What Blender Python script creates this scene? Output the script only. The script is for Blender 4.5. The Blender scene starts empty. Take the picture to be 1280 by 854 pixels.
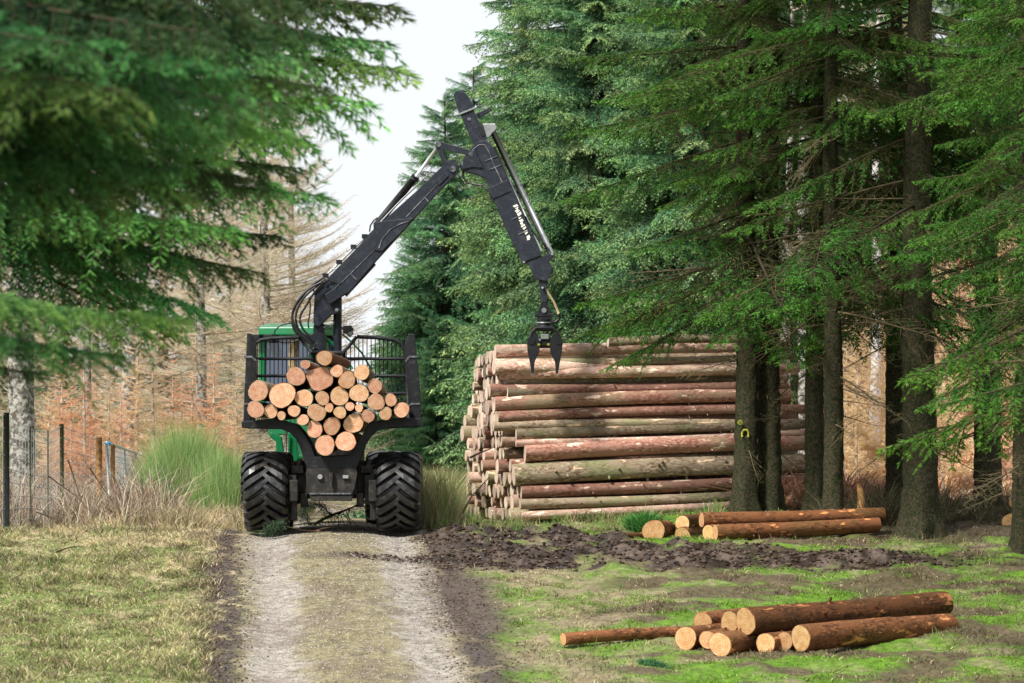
import bpy, math, random
import numpy as np
from mathutils import Vector, Matrix

rnd = random.Random(7)
R = math.radians
sc = bpy.context.scene
COL = sc.collection

# ------------------------------------------------------------------ camera, light, exposure
FPX, HZ, ZC = 6000.0, 555.0, 1.44          # focal length in px of the 1280 px photograph, horizon row, eye height
cam_d = bpy.data.cameras.new("camera")
cam_d.sensor_width = 36.0
cam_d.lens = FPX / 1280 * 36
cam_d.shift_y = (HZ - 427) / 1280
cam_d.clip_start, cam_d.clip_end = 0.5, 5000
cam_d.dof.use_dof = True
cam_d.dof.focus_distance = 82.0
cam_d.dof.aperture_fstop = 3.2
cam = bpy.data.objects.new("camera", cam_d)
cam.location = (0, 0, ZC)
cam.rotation_euler = (R(90), 0, 0)
COL.objects.link(cam)
sc.camera = cam

SUN_EL, SUN_AZ = 50.0, 222.0               # azimuth clockwise from +Y (north): behind the camera, a little left
w = bpy.data.worlds.new("World"); sc.world = w; w.use_nodes = True
nt = w.node_tree; nt.nodes.clear()
wo = nt.nodes.new('ShaderNodeOutputWorld'); bg = nt.nodes.new('ShaderNodeBackground')
sky = nt.nodes.new('ShaderNodeTexSky'); sky.sky_type = 'NISHITA'; sky.sun_disc = False
sky.sun_elevation = R(SUN_EL); sky.sun_rotation = R(SUN_AZ)
sc1 = nt.nodes.new('ShaderNodeVectorMath'); sc1.operation = 'SCALE'; sc1.inputs['Scale'].default_value = 0.10
mixw = nt.nodes.new('ShaderNodeMixRGB'); mixw.inputs[0].default_value = 0.86
mixw.inputs[2].default_value = (0.93, 0.96, 1.0, 1)
nt.links.new(sky.outputs[0], sc1.inputs[0]); nt.links.new(sc1.outputs[0], mixw.inputs[1])
nt.links.new(mixw.outputs[0], bg.inputs[0]); bg.inputs[1].default_value = 0.62
nt.links.new(bg.outputs[0], wo.inputs[0])
sd = bpy.data.lights.new("sun", 'SUN'); sd.energy = 3.4; sd.angle = R(9); sd.color = (1, .95, .87)
so = bpy.data.objects.new("sun", sd); COL.objects.link(so)
el, az = R(SUN_EL), R(SUN_AZ)
tosun = Vector((math.sin(az) * math.cos(el), math.cos(az) * math.cos(el), math.sin(el)))
so.rotation_euler = tosun.to_track_quat('Z', 'Y').to_euler()
so.location = (0, 0, 40)
sc.view_settings.view_transform = 'Standard'; sc.view_settings.look = 'None'
sc.view_settings.gamma = 1.0; sc.view_settings.exposure = 0.85
sc.cycles.max_bounces = 5; sc.cycles.diffuse_bounces = 3; sc.cycles.glossy_bounces = 2
sc.cycles.transmission_bounces = 3; sc.cycles.transparent_max_bounces = 4
sc.cycles.use_denoising = True

# ------------------------------------------------------------------ helpers
def V(px, py, D):
    return np.array([(px - 640) / FPX * D, D, ZC + (HZ - py) / FPX * D])

def smooth(a, b, x):
    t = np.clip((x - a) / (b - a), 0, 1); return t * t * (3 - 2 * t)

def _h(ix, iy, s):
    v = np.sin(ix * 127.1 + iy * 311.7 + s * 74.7) * 43758.5453
    return v - np.floor(v)

def vnoise(x, y, s=0):
    x = np.asarray(x, float); y = np.asarray(y, float)
    ix, iy = np.floor(x), np.floor(y); fx, fy = x - ix, y - iy
    fx = fx * fx * (3 - 2 * fx); fy = fy * fy * (3 - 2 * fy)
    a, b, c, d = _h(ix, iy, s), _h(ix + 1, iy, s), _h(ix, iy + 1, s), _h(ix + 1, iy + 1, s)
    return (a * (1 - fx) + b * fx) * (1 - fy) + (c * (1 - fx) + d * fx) * fy

def fbm(x, y, s=0, o=4):
    r, a, t = 0, 1, 0
    for i in range(o):
        r = r + a * vnoise(x * 2 ** i + i * 13.7, y * 2 ** i - i * 7.3, s + i); t += a; a *= .5
    return r / t

class MB:
    def __init__(s): s.v = []; s.c = []; s.f = []; s.n = 0
    def add(s, v, f, mi=0, col=(1, 1, 1), sm=False):
        v = np.asarray(v, float).reshape(-1, 3)
        f = np.asarray(f, dtype=np.int64)
        if f.ndim == 1: f = f[None]
        c = np.asarray(col, float)
        if c.ndim == 1: c = np.tile(c, (len(v), 1))
        s.v.append(v); s.c.append(c); s.f.append((f + s.n, mi, sm)); s.n += len(v); return s
    def box(s, lo, hi, mi=0, M=None, col=(1, 1, 1)):
        x0, y0, z0 = lo; x1, y1, z1 = hi
        v = np.array([(x0,y0,z0),(x1,y0,z0),(x1,y1,z0),(x0,y1,z0),(x0,y0,z1),(x1,y0,z1),(x1,y1,z1),(x0,y1,z1)], float)
        if M is not None: v = v @ np.array(M.to_3x3()).T + np.array(M.translation)
        return s.add(v, [(0,3,2,1),(4,5,6,7),(0,1,5,4),(1,2,6,5),(2,3,7,6),(3,0,4,7)], mi, col)
    def tube(s, pts, rad, n=8, mi=0, caps=True, col=(1, 1, 1), sm=True):
        pts = np.asarray(pts, float); k = len(pts)
        rad = np.broadcast_to(np.asarray(rad, float), (k,))
        t = np.gradient(pts, axis=0); t /= np.linalg.norm(t, axis=1)[:, None] + 1e-12
        up = np.array([0, 0, 1.0]) if abs(t[0][2]) < .9 else np.array([0, 1.0, 0])
        A = np.cross(t, up); A /= np.linalg.norm(A, axis=1)[:, None] + 1e-12
        B = np.cross(t, A)
        th = np.linspace(0, 2 * np.pi, n, endpoint=False)
        ring = (np.cos(th)[None, :, None] * A[:, None] + np.sin(th)[None, :, None] * B[:, None]) * rad[:, None, None] + pts[:, None]
        i = np.arange(k - 1)[:, None] * n; j = np.arange(n)[None]; j2 = (j + 1) % n
        f = np.stack([i + j, i + j2, i + n + j2, i + n + j], -1).reshape(-1, 4)
        b = s.n
        s.add(ring.reshape(-1, 3), f, mi, col, sm)
        if caps:
            s.f.append((np.arange(n)[None] + b, mi, False)); s.f.append((np.arange(n)[None, ::-1] + b + (k - 1) * n, mi, False))
        return s
    def prism(s, front, back, mi=0, col=(1, 1, 1)):
        n = len(front); v = np.vstack([front, back])
        s.add(v, np.arange(n), mi, col); b = s.n - 2 * n
        s.f.append((np.arange(n)[None, ::-1] + b + n, mi, False))
        j = np.arange(n); j2 = (j + 1) % n
        s.f.append((np.stack([j2, j, j + n, j2 + n], -1) + b, mi, False)); return s
    def mesh(s, name, mats, off=(0, 0, 0)):
        m = bpy.data.meshes.new(name)
        v = np.vstack(s.v) - np.asarray(off, float)
        m.vertices.add(len(v)); m.vertices.foreach_set("co", v.astype(np.float32).ravel())
        idx = np.concatenate([f.ravel() for f, _, _ in s.f]).astype(np.int32)
        tot = np.concatenate([np.full(len(f), f.shape[1]) for f, _, _ in s.f]).astype(np.int32)
        mi = np.concatenate([np.full(len(f), a) for f, a, _ in s.f]).astype(np.int32)
        sm = np.concatenate([np.full(len(f), b) for f, _, b in s.f])
        m.loops.add(len(idx)); m.loops.foreach_set("vertex_index", idx)
        m.polygons.add(len(tot)); m.polygons.foreach_set("loop_start", np.concatenate([[0], np.cumsum(tot)[:-1]]).astype(np.int32))
        m.polygons.foreach_set("loop_total", tot)
        m.polygons.foreach_set("material_index", mi); m.polygons.foreach_set("use_smooth", sm)
        c = np.vstack(s.c); c4 = np.ones((len(c), 4), np.float32); c4[:, :3] = c
        m.update(calc_edges=True)
        a = m.color_attributes.new("Col", 'FLOAT_COLOR', 'POINT'); a.data.foreach_set("color", c4.ravel())
        for x in (mats if isinstance(mats, (list, tuple)) else [mats]): m.materials.append(x)
        return m
    def build(s, name, mats, parent=None, off=None, bevel=0):
        if off is None: off = tuple(parent['_o']) if parent is not None and '_o' in parent else (0, 0, 0)
        o = bpy.data.objects.new(name, s.mesh(name, mats, off)); COL.objects.link(o)
        if parent is not None: o.parent = parent
        if bevel:
            b = o.modifiers.new("bevel", 'BEVEL'); b.width = bevel; b.segments = 2; b.limit_method = 'ANGLE'; b.angle_limit = R(40)
        return o

def tag(o, label=None, cat=None, group=None, kind=None):
    if label: o['label'] = label
    if cat: o['category'] = cat
    if group: o['group'] = group
    if kind: o['kind'] = kind
    return o

def empty(name, loc, label=None, cat=None, group=None):
    """thing root; children built in world coordinates subtract '_o'"""
    o = bpy.data.objects.new(name, None); COL.objects.link(o); o.location = loc; o['_o'] = [float(q) for q in loc]
    return tag(o, label, cat, group)

def sub(parent, o):
    """make a part built in world coordinates carry its own sub-parts with the same offset"""
    o['_o'] = list(parent['_o']); return o

# ------------------------------------------------------------------ materials
def mat(name, col=(.5, .5, .5), rough=.8, metal=0, attr=False, var=None, bump=0, scale=20, trans=0, spec=.3, coords='Object', objvar=0, detail=6, coat=0):
    m = bpy.data.materials.new(name); m.use_nodes = True; t = m.node_tree; N = t.nodes; L = t.links
    p = N['Principled BSDF']; out = N['Material Output']
    p.inputs['Roughness'].default_value = rough; p.inputs['Metallic'].default_value = metal
    p.inputs['Specular IOR Level'].default_value = spec
    if coat: p.inputs['Coat Weight'].default_value = coat
    if attr:
        a = N.new('ShaderNodeAttribute'); a.attribute_name = 'Col'; base = a.outputs['Color']
    else:
        c = N.new('ShaderNodeRGB'); c.outputs[0].default_value = (*col, 1); base = c.outputs[0]
    tc = N.new('ShaderNodeTexCoord')
    if var is not None:      # var = (other colour, low, high)
        n = N.new('ShaderNodeTexNoise'); n.inputs['Scale'].default_value = scale; n.inputs['Detail'].default_value = detail
        n.inputs['Roughness'].default_value = .65
        L.new(tc.outputs[coords], n.inputs['Vector'])
        r = N.new('ShaderNodeMapRange'); r.inputs[1].default_value = var[1]; r.inputs[2].default_value = var[2]
        L.new(n.outputs[0], r.inputs[0])
        x = N.new('ShaderNodeMixRGB'); L.new(r.outputs[0], x.inputs[0]); L.new(base, x.inputs[1])
        if attr:
            mu = N.new('ShaderNodeMixRGB'); mu.blend_type = 'MULTIPLY'; mu.inputs[0].default_value = 1; L.new(base, mu.inputs[1])
            mu.inputs[2].default_value = (*var[0], 1); L.new(mu.outputs[0], x.inputs[2])
        else: x.inputs[2].default_value = (*var[0], 1)
        base = x.outputs[0]
    if objvar:
        oi = N.new('ShaderNodeObjectInfo'); mr = N.new('ShaderNodeMapRange')
        mr.inputs[3].default_value = 1 - objvar; mr.inputs[4].default_value = 1 + objvar; L.new(oi.outputs['Random'], mr.inputs[0])
        h = N.new('ShaderNodeHueSaturation'); L.new(mr.outputs[0], h.inputs['Value']); L.new(base, h.inputs['Color']); base = h.outputs[0]
    L.new(base, p.inputs['Base Color'])
    if bump:
        n2 = N.new('ShaderNodeTexNoise'); n2.inputs['Scale'].default_value = scale * 2; n2.inputs['Detail'].default_value = 6
        L.new(tc.outputs[coords], n2.inputs['Vector'])
        b = N.new('ShaderNodeBump'); b.inputs['Strength'].default_value = bump; b.inputs['Distance'].default_value = .02
        L.new(n2.outputs[0], b.inputs['Height']); L.new(b.outputs[0], p.inputs['Normal'])
    if trans:
        tr = N.new('ShaderNodeBsdfTranslucent'); L.new(base, tr.inputs[0])
        ms = N.new('ShaderNodeMixShader'); ms.inputs[0].default_value = trans
        L.new(p.outputs[0], ms.inputs[1]); L.new(tr.outputs[0], ms.inputs[2]); L.new(ms.outputs[0], out.inputs[0])
    return m

M_ground_ = mat('ground_soil', attr=True, var=((.5, .48, .45), .35, .62), scale=9, bump=.6, coords='Object', rough=.95, spec=.1)
M_ground = M_ground_
_t = M_ground.node_tree; _p = _t.nodes['Principled BSDF']; _a = [n for n in _t.nodes if n.type == 'ATTRIBUTE'][0]
_m = _t.nodes.new('ShaderNodeMapRange'); _m.inputs[1].default_value = .03; _m.inputs[2].default_value = .16; _m.inputs[3].default_value = .42; _m.inputs[4].default_value = .95
_t.links.new(_a.outputs['Fac'], _m.inputs[0]); _t.links.new(_m.outputs[0], _p.inputs['Roughness']); _p.inputs['Specular IOR Level'].default_value = .3
M_leaf = mat('needles', attr=True, rough=.6, trans=.3, spec=.2)
M_blade = mat('grass_blade', attr=True, rough=.7, trans=.3, spec=.15)
M_twig = mat('twig', attr=True, rough=.9, spec=.1)
M_bark_dark = mat('spruce_bark', (.07, .054, .037), var=((.018, .030, .010), .40, .60), scale=22, bump=1.0, rough=.95, spec=.1)
M_bark_grey = mat('lichen_bark', (.40, .39, .35), var=((.11, .10, .085), .44, .56), scale=11, bump=.8, rough=.95, spec=.1)
M_bark_white = mat('birch_bark', (.72, .70, .68), var=((.25, .22, .2), .52, .62), scale=9, bump=.3, rough=.8)
M_black = mat('black_paint', (.010, .011, .014), var=((.06, .055, .05), .55, .78), scale=9, rough=.55, bump=.25, spec=.3)
M_dirty = mat('dirty_steel', (.02, .019, .018), var=((.085, .07, .055), .48, .75), scale=7, rough=.7, bump=.3)
M_crane = mat('crane_paint', (.012, .016, .026), var=((.05, .055, .062), .5, .85), scale=8, rough=.5, bump=.25, spec=.28)
M_edge = mat('worn_edge', (.16, .17, .19), rough=.5, var=((.04, .04, .045), .4, .6), scale=14)
M_chrome = mat('chrome_rod', (.80, .81, .83), rough=.3, metal=.6)
M_steelgrey = mat('grey_steel', (.28, .3, .31), rough=.45, metal=.6, var=((.1, .1, .1), .5, .7), scale=10)
M_rubber = mat('rubber', (.010, .010, .011), var=((.06, .05, .04), .52, .72), scale=8, rough=.36, bump=.12, spec=.6)
M_hose = mat('hose', (.012, .012, .014), rough=.4, spec=.5)
M_hose_tan = mat('hose_tan', (.38, .30, .17), rough=.6)
M_green = mat('green_paint', (.004, .155, .052), var=((.02, .12, .05), .5, .75), scale=5, rough=.35, coat=.3)
M_glass = mat('cab_glass', (.05, .07, .11), rough=.06, spec=.9, coat=.4)
M_cream = mat('cream_panel', (.5, .45, .33), rough=.6)
M_lamp = mat('lamp_lens', (.30, .31, .31), rough=.2)
M_letter = mat('worn_lettering', (.82, .80, .72), rough=.6, var=((.45, .38, .2), .5, .7), scale=30)
M_yellow = mat('yellow_spray', (.34, .34, .03), rough=.8, var=((.08, .09, .02), .45, .62), scale=20)
M_rust = mat('rusty_exhaust', (.34, .27, .16), var=((.1, .07, .04), .45, .6), scale=12, rough=.9)
M_post = mat('fence_wood', (.10, .11, .055), var=((.05, .05, .03), .4, .6), scale=12, rough=.95, bump=.5)
M_post_dark = mat('dark_post', (.02, .022, .02), rough=.9, bump=.3)
M_wire = mat('galvanised_wire', (.42, .45, .47), rough=.5, metal=.5)
M_gate = mat('gate_steel', (.60, .70, .76), rough=.45, metal=.4)
M_blue = mat('blue_twine', (.05, .28, .6), rough=.7)
M_sap = mat('sapling_bark', (.62, .50, .38), var=((.2, .15, .1), .45, .6), scale=9, rough=.9)
M_stump = mat('raw_wood', (.50, .27, .10), var=((.28, .14, .06), .45, .6), scale=14, rough=.9)

def bark_mat(name, c1, c2, c3, moss, mossamt=.6):
    m = bpy.data.materials.new(name); m.use_nodes = True; t = m.node_tree; N = t.nodes; L = t.links
    p = N['Principled BSDF']; p.inputs['Roughness'].default_value = .9; p.inputs['Specular IOR Level'].default_value = .15
    tc = N.new('ShaderNodeTexCoord'); oi = N.new('ShaderNodeObjectInfo')
    ad = N.new('ShaderNodeVectorMath'); ad.operation = 'ADD'
    ml = N.new('ShaderNodeVectorMath'); ml.operation = 'SCALE'; ml.inputs[0].default_value = (91, 37, 53)
    L.new(oi.outputs['Random'], ml.inputs['Scale']); L.new(tc.outputs['Object'], ad.inputs[0]); L.new(ml.outputs[0], ad.inputs[1])
    def ns(scale, lo, hi, stretch=(1, 1, 1), det=5):
        mp = N.new('ShaderNodeMapping'); mp.inputs['Scale'].default_value = stretch; L.new(ad.outputs[0], mp.inputs[0])
        n = N.new('ShaderNodeTexNoise'); n.inputs['Scale'].default_value = scale; n.inputs['Detail'].default_value = det; n.inputs['Roughness'].default_value = .7
        L.new(mp.outputs[0], n.inputs[0]); r = N.new('ShaderNodeMapRange'); r.inputs[1].default_value = lo; r.inputs[2].default_value = hi
        L.new(n.outputs[0], r.inputs[0]); return r.outputs[0], n.outputs[0]
    def mx(f, a, b):
        x = N.new('ShaderNodeMixRGB'); L.new(f, x.inputs[0])
        if isinstance(a, tuple): x.inputs[1].default_value = (*a, 1)
        else: L.new(a, x.inputs[1])
        if isinstance(b, tuple): x.inputs[2].default_value = (*b, 1)
        else: L.new(b, x.inputs[2])
        return x.outputs[0]
    f1, _ = ns(5, .42, .6, (.5, 1, 1)); f2, n2 = ns(26, .45, .62, (.45, 1, 1)); f3, _ = ns(7.5, .61, .65, (.3, 1, 1), 3); f4, _ = ns(2.2, .5, .68, (.35, 1, 1))
    c = mx(f2, c1, c2); c = mx(f1, c, tuple(.5 * a + .5 * b for a, b in zip(c1, c2)))
    m4 = N.new('ShaderNodeMath'); m4.operation = 'MULTIPLY'; m4.inputs[1].default_value = mossamt; L.new(f4, m4.inputs[0])
    c = mx(m4.outputs[0], c, moss); c = mx(f3, c, c3)
    mr = N.new('ShaderNodeMapRange'); mr.inputs[3].default_value = .62; mr.inputs[4].default_value = 1.3
    sn = N.new('ShaderNodeMath'); sn.operation = 'FRACT'; m7 = N.new('ShaderNodeMath'); m7.operation = 'MULTIPLY'; m7.inputs[1].default_value = 17.3
    L.new(oi.outputs['Random'], m7.inputs[0]); L.new(m7.outputs[0], sn.inputs[0]); L.new(sn.outputs[0], mr.inputs[0])
    h = N.new('ShaderNodeHueSaturation'); L.new(mr.outputs[0], h.inputs['Value']); L.new(c, h.inputs['Color'])
    L.new(h.outputs[0], p.inputs['Base Color'])
    b = N.new('ShaderNodeBump'); b.inputs['Strength'].default_value = .7; b.inputs['Distance'].default_value = .012
    L.new(n2, b.inputs['Height']); L.new(b.outputs[0], p.inputs['Normal'])
    return m

M_bark_pile = bark_mat('pile_bark', (.20, .08, .055), (.48, .28, .22), (.80, .60, .46), (.23, .23, .13))
M_bark_pile2 = bark_mat('pile_bark_mossy', (.15, .09, .055), (.46, .39, .28), (.78, .55, .36), (.20, .23, .10), .9)
M_bark_pink = bark_mat('pile_bark_pink', (.32, .155, .11), (.74, .56, .46), (.84, .70, .56), (.33, .30, .19), .6)
M_bark_fore = bark_mat('fore_bark', (.06, .028, .014), (.30, .12, .05), (.60, .26, .10), (.09, .075, .03), .5)

def cut_mat(name, c1, c2):
    m = bpy.data.materials.new(name); m.use_nodes = True; t = m.node_tree; N = t.nodes; L = t.links
    p = N['Principled BSDF']; p.inputs['Roughness'].default_value = .85; p.inputs['Specular IOR Level'].default_value = .1
    tc = N.new('ShaderNodeTexCoord'); oi = N.new('ShaderNodeObjectInfo')
    n0 = N.new('ShaderNodeTexNoise'); n0.inputs['Scale'].default_value = 9; L.new(tc.outputs['Object'], n0.inputs[0])
    wv = N.new('ShaderNodeTexWave'); wv.wave_type = 'RINGS'; wv.rings_direction = 'X'
    wv.inputs['Scale'].default_value = 9; wv.inputs['Distortion'].default_value = 2.2; wv.inputs['Detail'].default_value = 2; wv.inputs['Detail Scale'].default_value = 1.4
    L.new(tc.outputs['Object'], wv.inputs[0])
    n1 = N.new('ShaderNodeTexNoise'); n1.inputs['Scale'].default_value = 14; n1.inputs['Detail'].default_value = 6; n1.noise_dimensions = '4D'
    L.new(tc.outputs['Object'], n1.inputs[0]); L.new(oi.outputs['Random'], n1.inputs['W'])
    r = N.new('ShaderNodeMapRange'); r.inputs[1].default_value = .35; r.inputs[2].default_value = .68; L.new(n1.outputs[0], r.inputs[0])
    x = N.new('ShaderNodeMixRGB'); x.inputs[1].default_value = (*c1, 1); x.inputs[2].default_value = (*c2, 1); L.new(r.outputs[0], x.inputs[0])
    y = N.new('ShaderNodeMixRGB'); y.blend_type = 'MULTIPLY'; y.inputs[2].default_value = (.70, .52, .38, 1)
    wm = N.new('ShaderNodeMath'); wm.operation = 'MULTIPLY'; wm.inputs[1].default_value = .55; L.new(wv.outputs[1], wm.inputs[0])
    L.new(wm.outputs[0], y.inputs[0]); L.new(x.outputs[0], y.inputs[1])
    h = N.new('ShaderNodeHueSaturation'); mr = N.new('ShaderNodeMapRange'); mr.inputs[3].default_value = .62; mr.inputs[4].default_value = 1.12
    L.new(oi.outputs['Random'], mr.inputs[0]); L.new(mr.outputs[0], h.inputs['Value']); L.new(y.outputs[0], h.inputs['Color'])
    mr2 = N.new('ShaderNodeMapRange'); mr2.inputs[3].default_value = .485; mr2.inputs[4].default_value = .51
    m7 = N.new('ShaderNodeMath'); m7.operation = 'MULTIPLY'; m7.inputs[1].default_value = 31.7; fr = N.new('ShaderNodeMath'); fr.operation = 'FRACT'
    L.new(oi.outputs['Random'], m7.inputs[0]); L.new(m7.outputs[0], fr.inputs[0]); L.new(fr.outputs[0], mr2.inputs[0]); L.new(mr2.outputs[0], h.inputs['Hue'])
    L.new(h.outputs[0], p.inputs['Base Color'])
    b = N.new('ShaderNodeBump'); b.inputs['Strength'].default_value = .35; b.inputs['Distance'].default_value = .01
    L.new(n1.outputs[0], b.inputs['Height']); L.new(b.outputs[0], p.inputs['Normal'])
    return m
M_cut = cut_mat('fresh_cut', (.66, .35, .20), (.82, .56, .38))
M_cut_pale = cut_mat('pale_cut', (.72, .58, .46), (.86, .76, .64))
M_cut_fore = cut_mat('fore_cut', (.62, .36, .15), (.80, .56, .30))

# ------------------------------------------------------------------ ground
_by = [-60, 0, 12, 30, 45, 55, 62, 78, 82, 88, 95, 120, 200, 400, 2500]
_bz = [-.3, -.3, -.7, -2.9, -3.25, -2.3, -1.65, -.15, .0, .0, -.05, -.45, -1.2, -1.2, -1.2]
def roadx(y): return np.interp(y, [-60, 30, 45, 62, 80, 90, 120, 200, 400], [2, -.6, -1.2, -1.98, -3.0, -3.15, -4.4, -9, -26])

def mudmask(x, y):
    d = x - roadx(y); n = fbm(x * .9, y * .9, 3)
    up = 80.6 - 3.2 * smooth(.6, 2.6, x) + (n - .5) * 2.6
    lo = 74.4 + (n - .5) * 1.6
    m = smooth(lo - .25, lo + .25, y) * (1 - smooth(up - .25, up + .25, y))
    m = m * smooth(1.15, 1.75, d + (n - .5) * 1.0) * (1 - smooth(6.4, 8, x)) * (1 - .8 * smooth(2.5, 4, x) * smooth(76.2, 76.9, y)) * smooth(.30, .46, fbm(x * 1.6, y * 2.2, 19) + .03)
    band = np.exp(-((y - 76.0) / .45) ** 2) * smooth(-.9, .2, d) * (1 - smooth(1.2, 2, d)) * .8
    return np.clip(m + band, 0, 1)

def H(x, y):
    x = np.asarray(x, float); y = np.asarray(y, float)
    z = (np.interp(y - .8, _by, _bz) + np.interp(y, _by, _bz) + np.interp(y + .8, _by, _bz)) / 3
    d = x - roadx(y)
    z = z + .25 * smooth(.0, 4, x) * smooth(79.5, 82, y)
    hill = smooth(5, 11, x) * smooth(90, 96, y)
    z = z + hill * 6.4 * smooth(86, 116, y)
    fine = smooth(45, 60, y) * (1 - smooth(100, 130, y))
    onroad = 1 - smooth(1.45, 1.9, np.abs(d))
    trk = np.exp(-((np.abs(d) - 1.08) / .33) ** 2)
    z = z - .065 * trk + .02 * np.exp(-(d / .5) ** 2)
    z = z + (fbm(x * .35, y * .35, 5) - .5) * .22 * (1 - onroad) * fine
    z = z + (fbm(x * 1.9, y * 1.9, 9, 5) - .5) * (.17 * (1 - onroad) + .018) * fine
    mm = mudmask(x, y)
    z = z + mm * ((fbm(x * 2.6, y * 3.6, 21, 6) - .46) * .38) * (1 - .75 * onroad)
    rut = np.exp(-((d - 1.75) / .45) ** 2) * smooth(66, 68, y) * (1 - smooth(73.5, 74.5, y))
    z = z - .06 * rut
    ripple = smooth(4.5, 9, x) * smooth(79, 81, y) * (fbm(x * 1.3, y * 1.3, 31) - .5) * .3
    return z + ripple

STRAW = np.array([.50, .42, .26]); GREEN = np.array([.17, .23, .06]); MOSS = np.array([.12, .25, .015])
LITT = np.array([.16, .11, .075]); MUD = np.array([.036, .024, .018]); MUDL = np.array([.135, .10, .082])
GRAV = np.array([.43, .395, .35]); CENT = np.array([.31, .27, .155])
def lerp(a, b, t): return a + (b - a) * np.asarray(t)[..., None]
def gcol(x, y):
    x = np.asarray(x, float); y = np.asarray(y, float)
    d = x - roadx(y); n1 = fbm(x * .8, y * .45, 41); n2 = fbm(x * 2.5, y * 1.6, 43); n3 = fbm(x * 7, y * 5, 47)
    dd = d + (n2 - .5) * .55 + (fbm(x * .7, y * .5, 57) - .5) * .2
    # left verge
    g = .95 * smooth(.38, .66, n1 * .3 + n2 * .25 + n3 * .45 + .15 * smooth(-3.9, -6.6, x + (y - 70) * .10) - .10 * smooth(74, 80, y) + .05 * (1 - smooth(66, 74, y)))
    cl = lerp(np.broadcast_to(STRAW, x.shape + (3,)), GREEN, g)
    cl = lerp(cl, LITT, .7 * smooth(.62, .75, n3))
    # right side
    q = x - .3 - (y - 62) * .02
    gm = smooth(.36, .66, n1 * .4 + n2 * .35 + n3 * .25 + .13 * smooth(.3, 2.6, q) + .06 * smooth(75, 79, y) - .04)
    cr = lerp(np.broadcast_to(STRAW * .6, x.shape + (3,)), MOSS, gm)  # straw painted darker than on the left, standing in for tree shade
    cr = lerp(cr, LITT * .8, .9 * smooth(.43, .60, fbm(x * 1.1, y * 1.7, 53)) * smooth(.2, 1.4, q))
    c = np.where((d > 0)[..., None], cr, cl)
    # forest floor and far ground
    ff = smooth(4.4, 5.6, x + (n2 - .5) * 2) * smooth(78.5, 79.6, y) + smooth(84, 90, y) * (x > 0)
    c = lerp(c, LITT * .75, np.clip(ff, 0, 1) * .9)
    hill = smooth(4, 8, x) * smooth(90, 95, y)
    c = lerp(c, np.array([.62, .34, .20]), hill)
    c = lerp(c, np.array([.20, .17, .09]), smooth(95, 110, y) * (x < 2) * .8)
    # rut and dark verge edges
    e = np.exp(-((dd + 1.75) / .30) ** 2) + .9 * np.exp(-((dd - 1.72) / .42) ** 2) * smooth(60, 63, 63.0)
    c = lerp(c, MUDL * .55, np.clip(e * 1.15, 0, 1) * smooth(.30, .55, n3 * .5 + n2 * .5 + .06))
    # roadway
    rd = 1 - smooth(1.42, 1.6, np.abs(dd))
    tr = np.exp(-((np.abs(dd) - 1.02) / .36) ** 4)
    cc = lerp(np.broadcast_to(CENT, x.shape + (3,)), GRAV, tr)
    cc = lerp(cc, cc * .6, smooth(.45, .68, n3 * .5 + .5 * fbm(x * 14, y * 6, 58)))
    cc = lerp(cc, MUDL * 1.3, .45 * smooth(.58, .70, fbm(x * 1.6, y * .8, 59)))
    c = lerp(c, cc, rd)
    mm = mudmask(x, y)
    c = lerp(c, lerp(np.broadcast_to(MUD, x.shape + (3,)), MUDL, smooth(.45, .7, n3)), mm)
    pud = np.exp(-((d - 1.8) / .5) ** 2) * smooth(66.5, 68, y) * (1 - smooth(73.5, 74.6, y))
    c = lerp(c, MUDL * .8, np.clip(pud * 1.3, 0, 1) * .95)
    return np.clip(c, .01, .9)

def axis(segs):
    out = []
    for a, b, s in segs: out.append(np.arange(a, b, s))
    out.append([segs[-1][1]]); return np.concatenate(out)
gx = axis([(-900, -200, 100), (-200, -40, 20), (-40, -12, 2), (-12, -9.2, .4), (-9.2, 9.2, .058), (9.2, 14, .3), (14, 40, 2), (40, 200, 20), (200, 900, 100)])
gy = axis([(-60, 40, 4), (40, 60, .5), (60, 86, .055), (86, 100, .2), (100, 130, .6), (130, 220, 5), (220, 500, 30), (500, 2500, 250)])
X, Y = np.meshgrid(gx, gy)
Z = H(X, Y)
nx, ny = len(gx), len(gy)
i = np.arange(ny - 1)[:, None] * nx; j = np.arange(nx - 1)[None]
gf = np.stack([i + j, i + j + 1, i + nx + j + 1, i + nx + j], -1).reshape(-1, 4)
fc = np.stack([X, Y], -1).reshape(-1, 2)[gf].mean(1)
isroad = (np.abs(fc[:, 0] - roadx(fc[:, 1]) + (fbm(fc[:, 0] * 3, fc[:, 1] * 1.2, 91) - .5) * .3) < 1.5) & (fc[:, 1] > 50) & (fc[:, 1] < 250)
GV = np.stack([X, Y, Z], -1).reshape(-1, 3); GC = gcol(X, Y).reshape(-1, 3)
for nm, msk in (('ground', ~isroad), ('road', isroad)):
    used, inv = np.unique(gf[msk].ravel(), return_inverse=True)
    g = MB(); g.add(GV[used], inv.reshape(-1, 4), 0, GC[used], True)
    tag(g.build(nm, M_ground), kind='structure')

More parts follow.
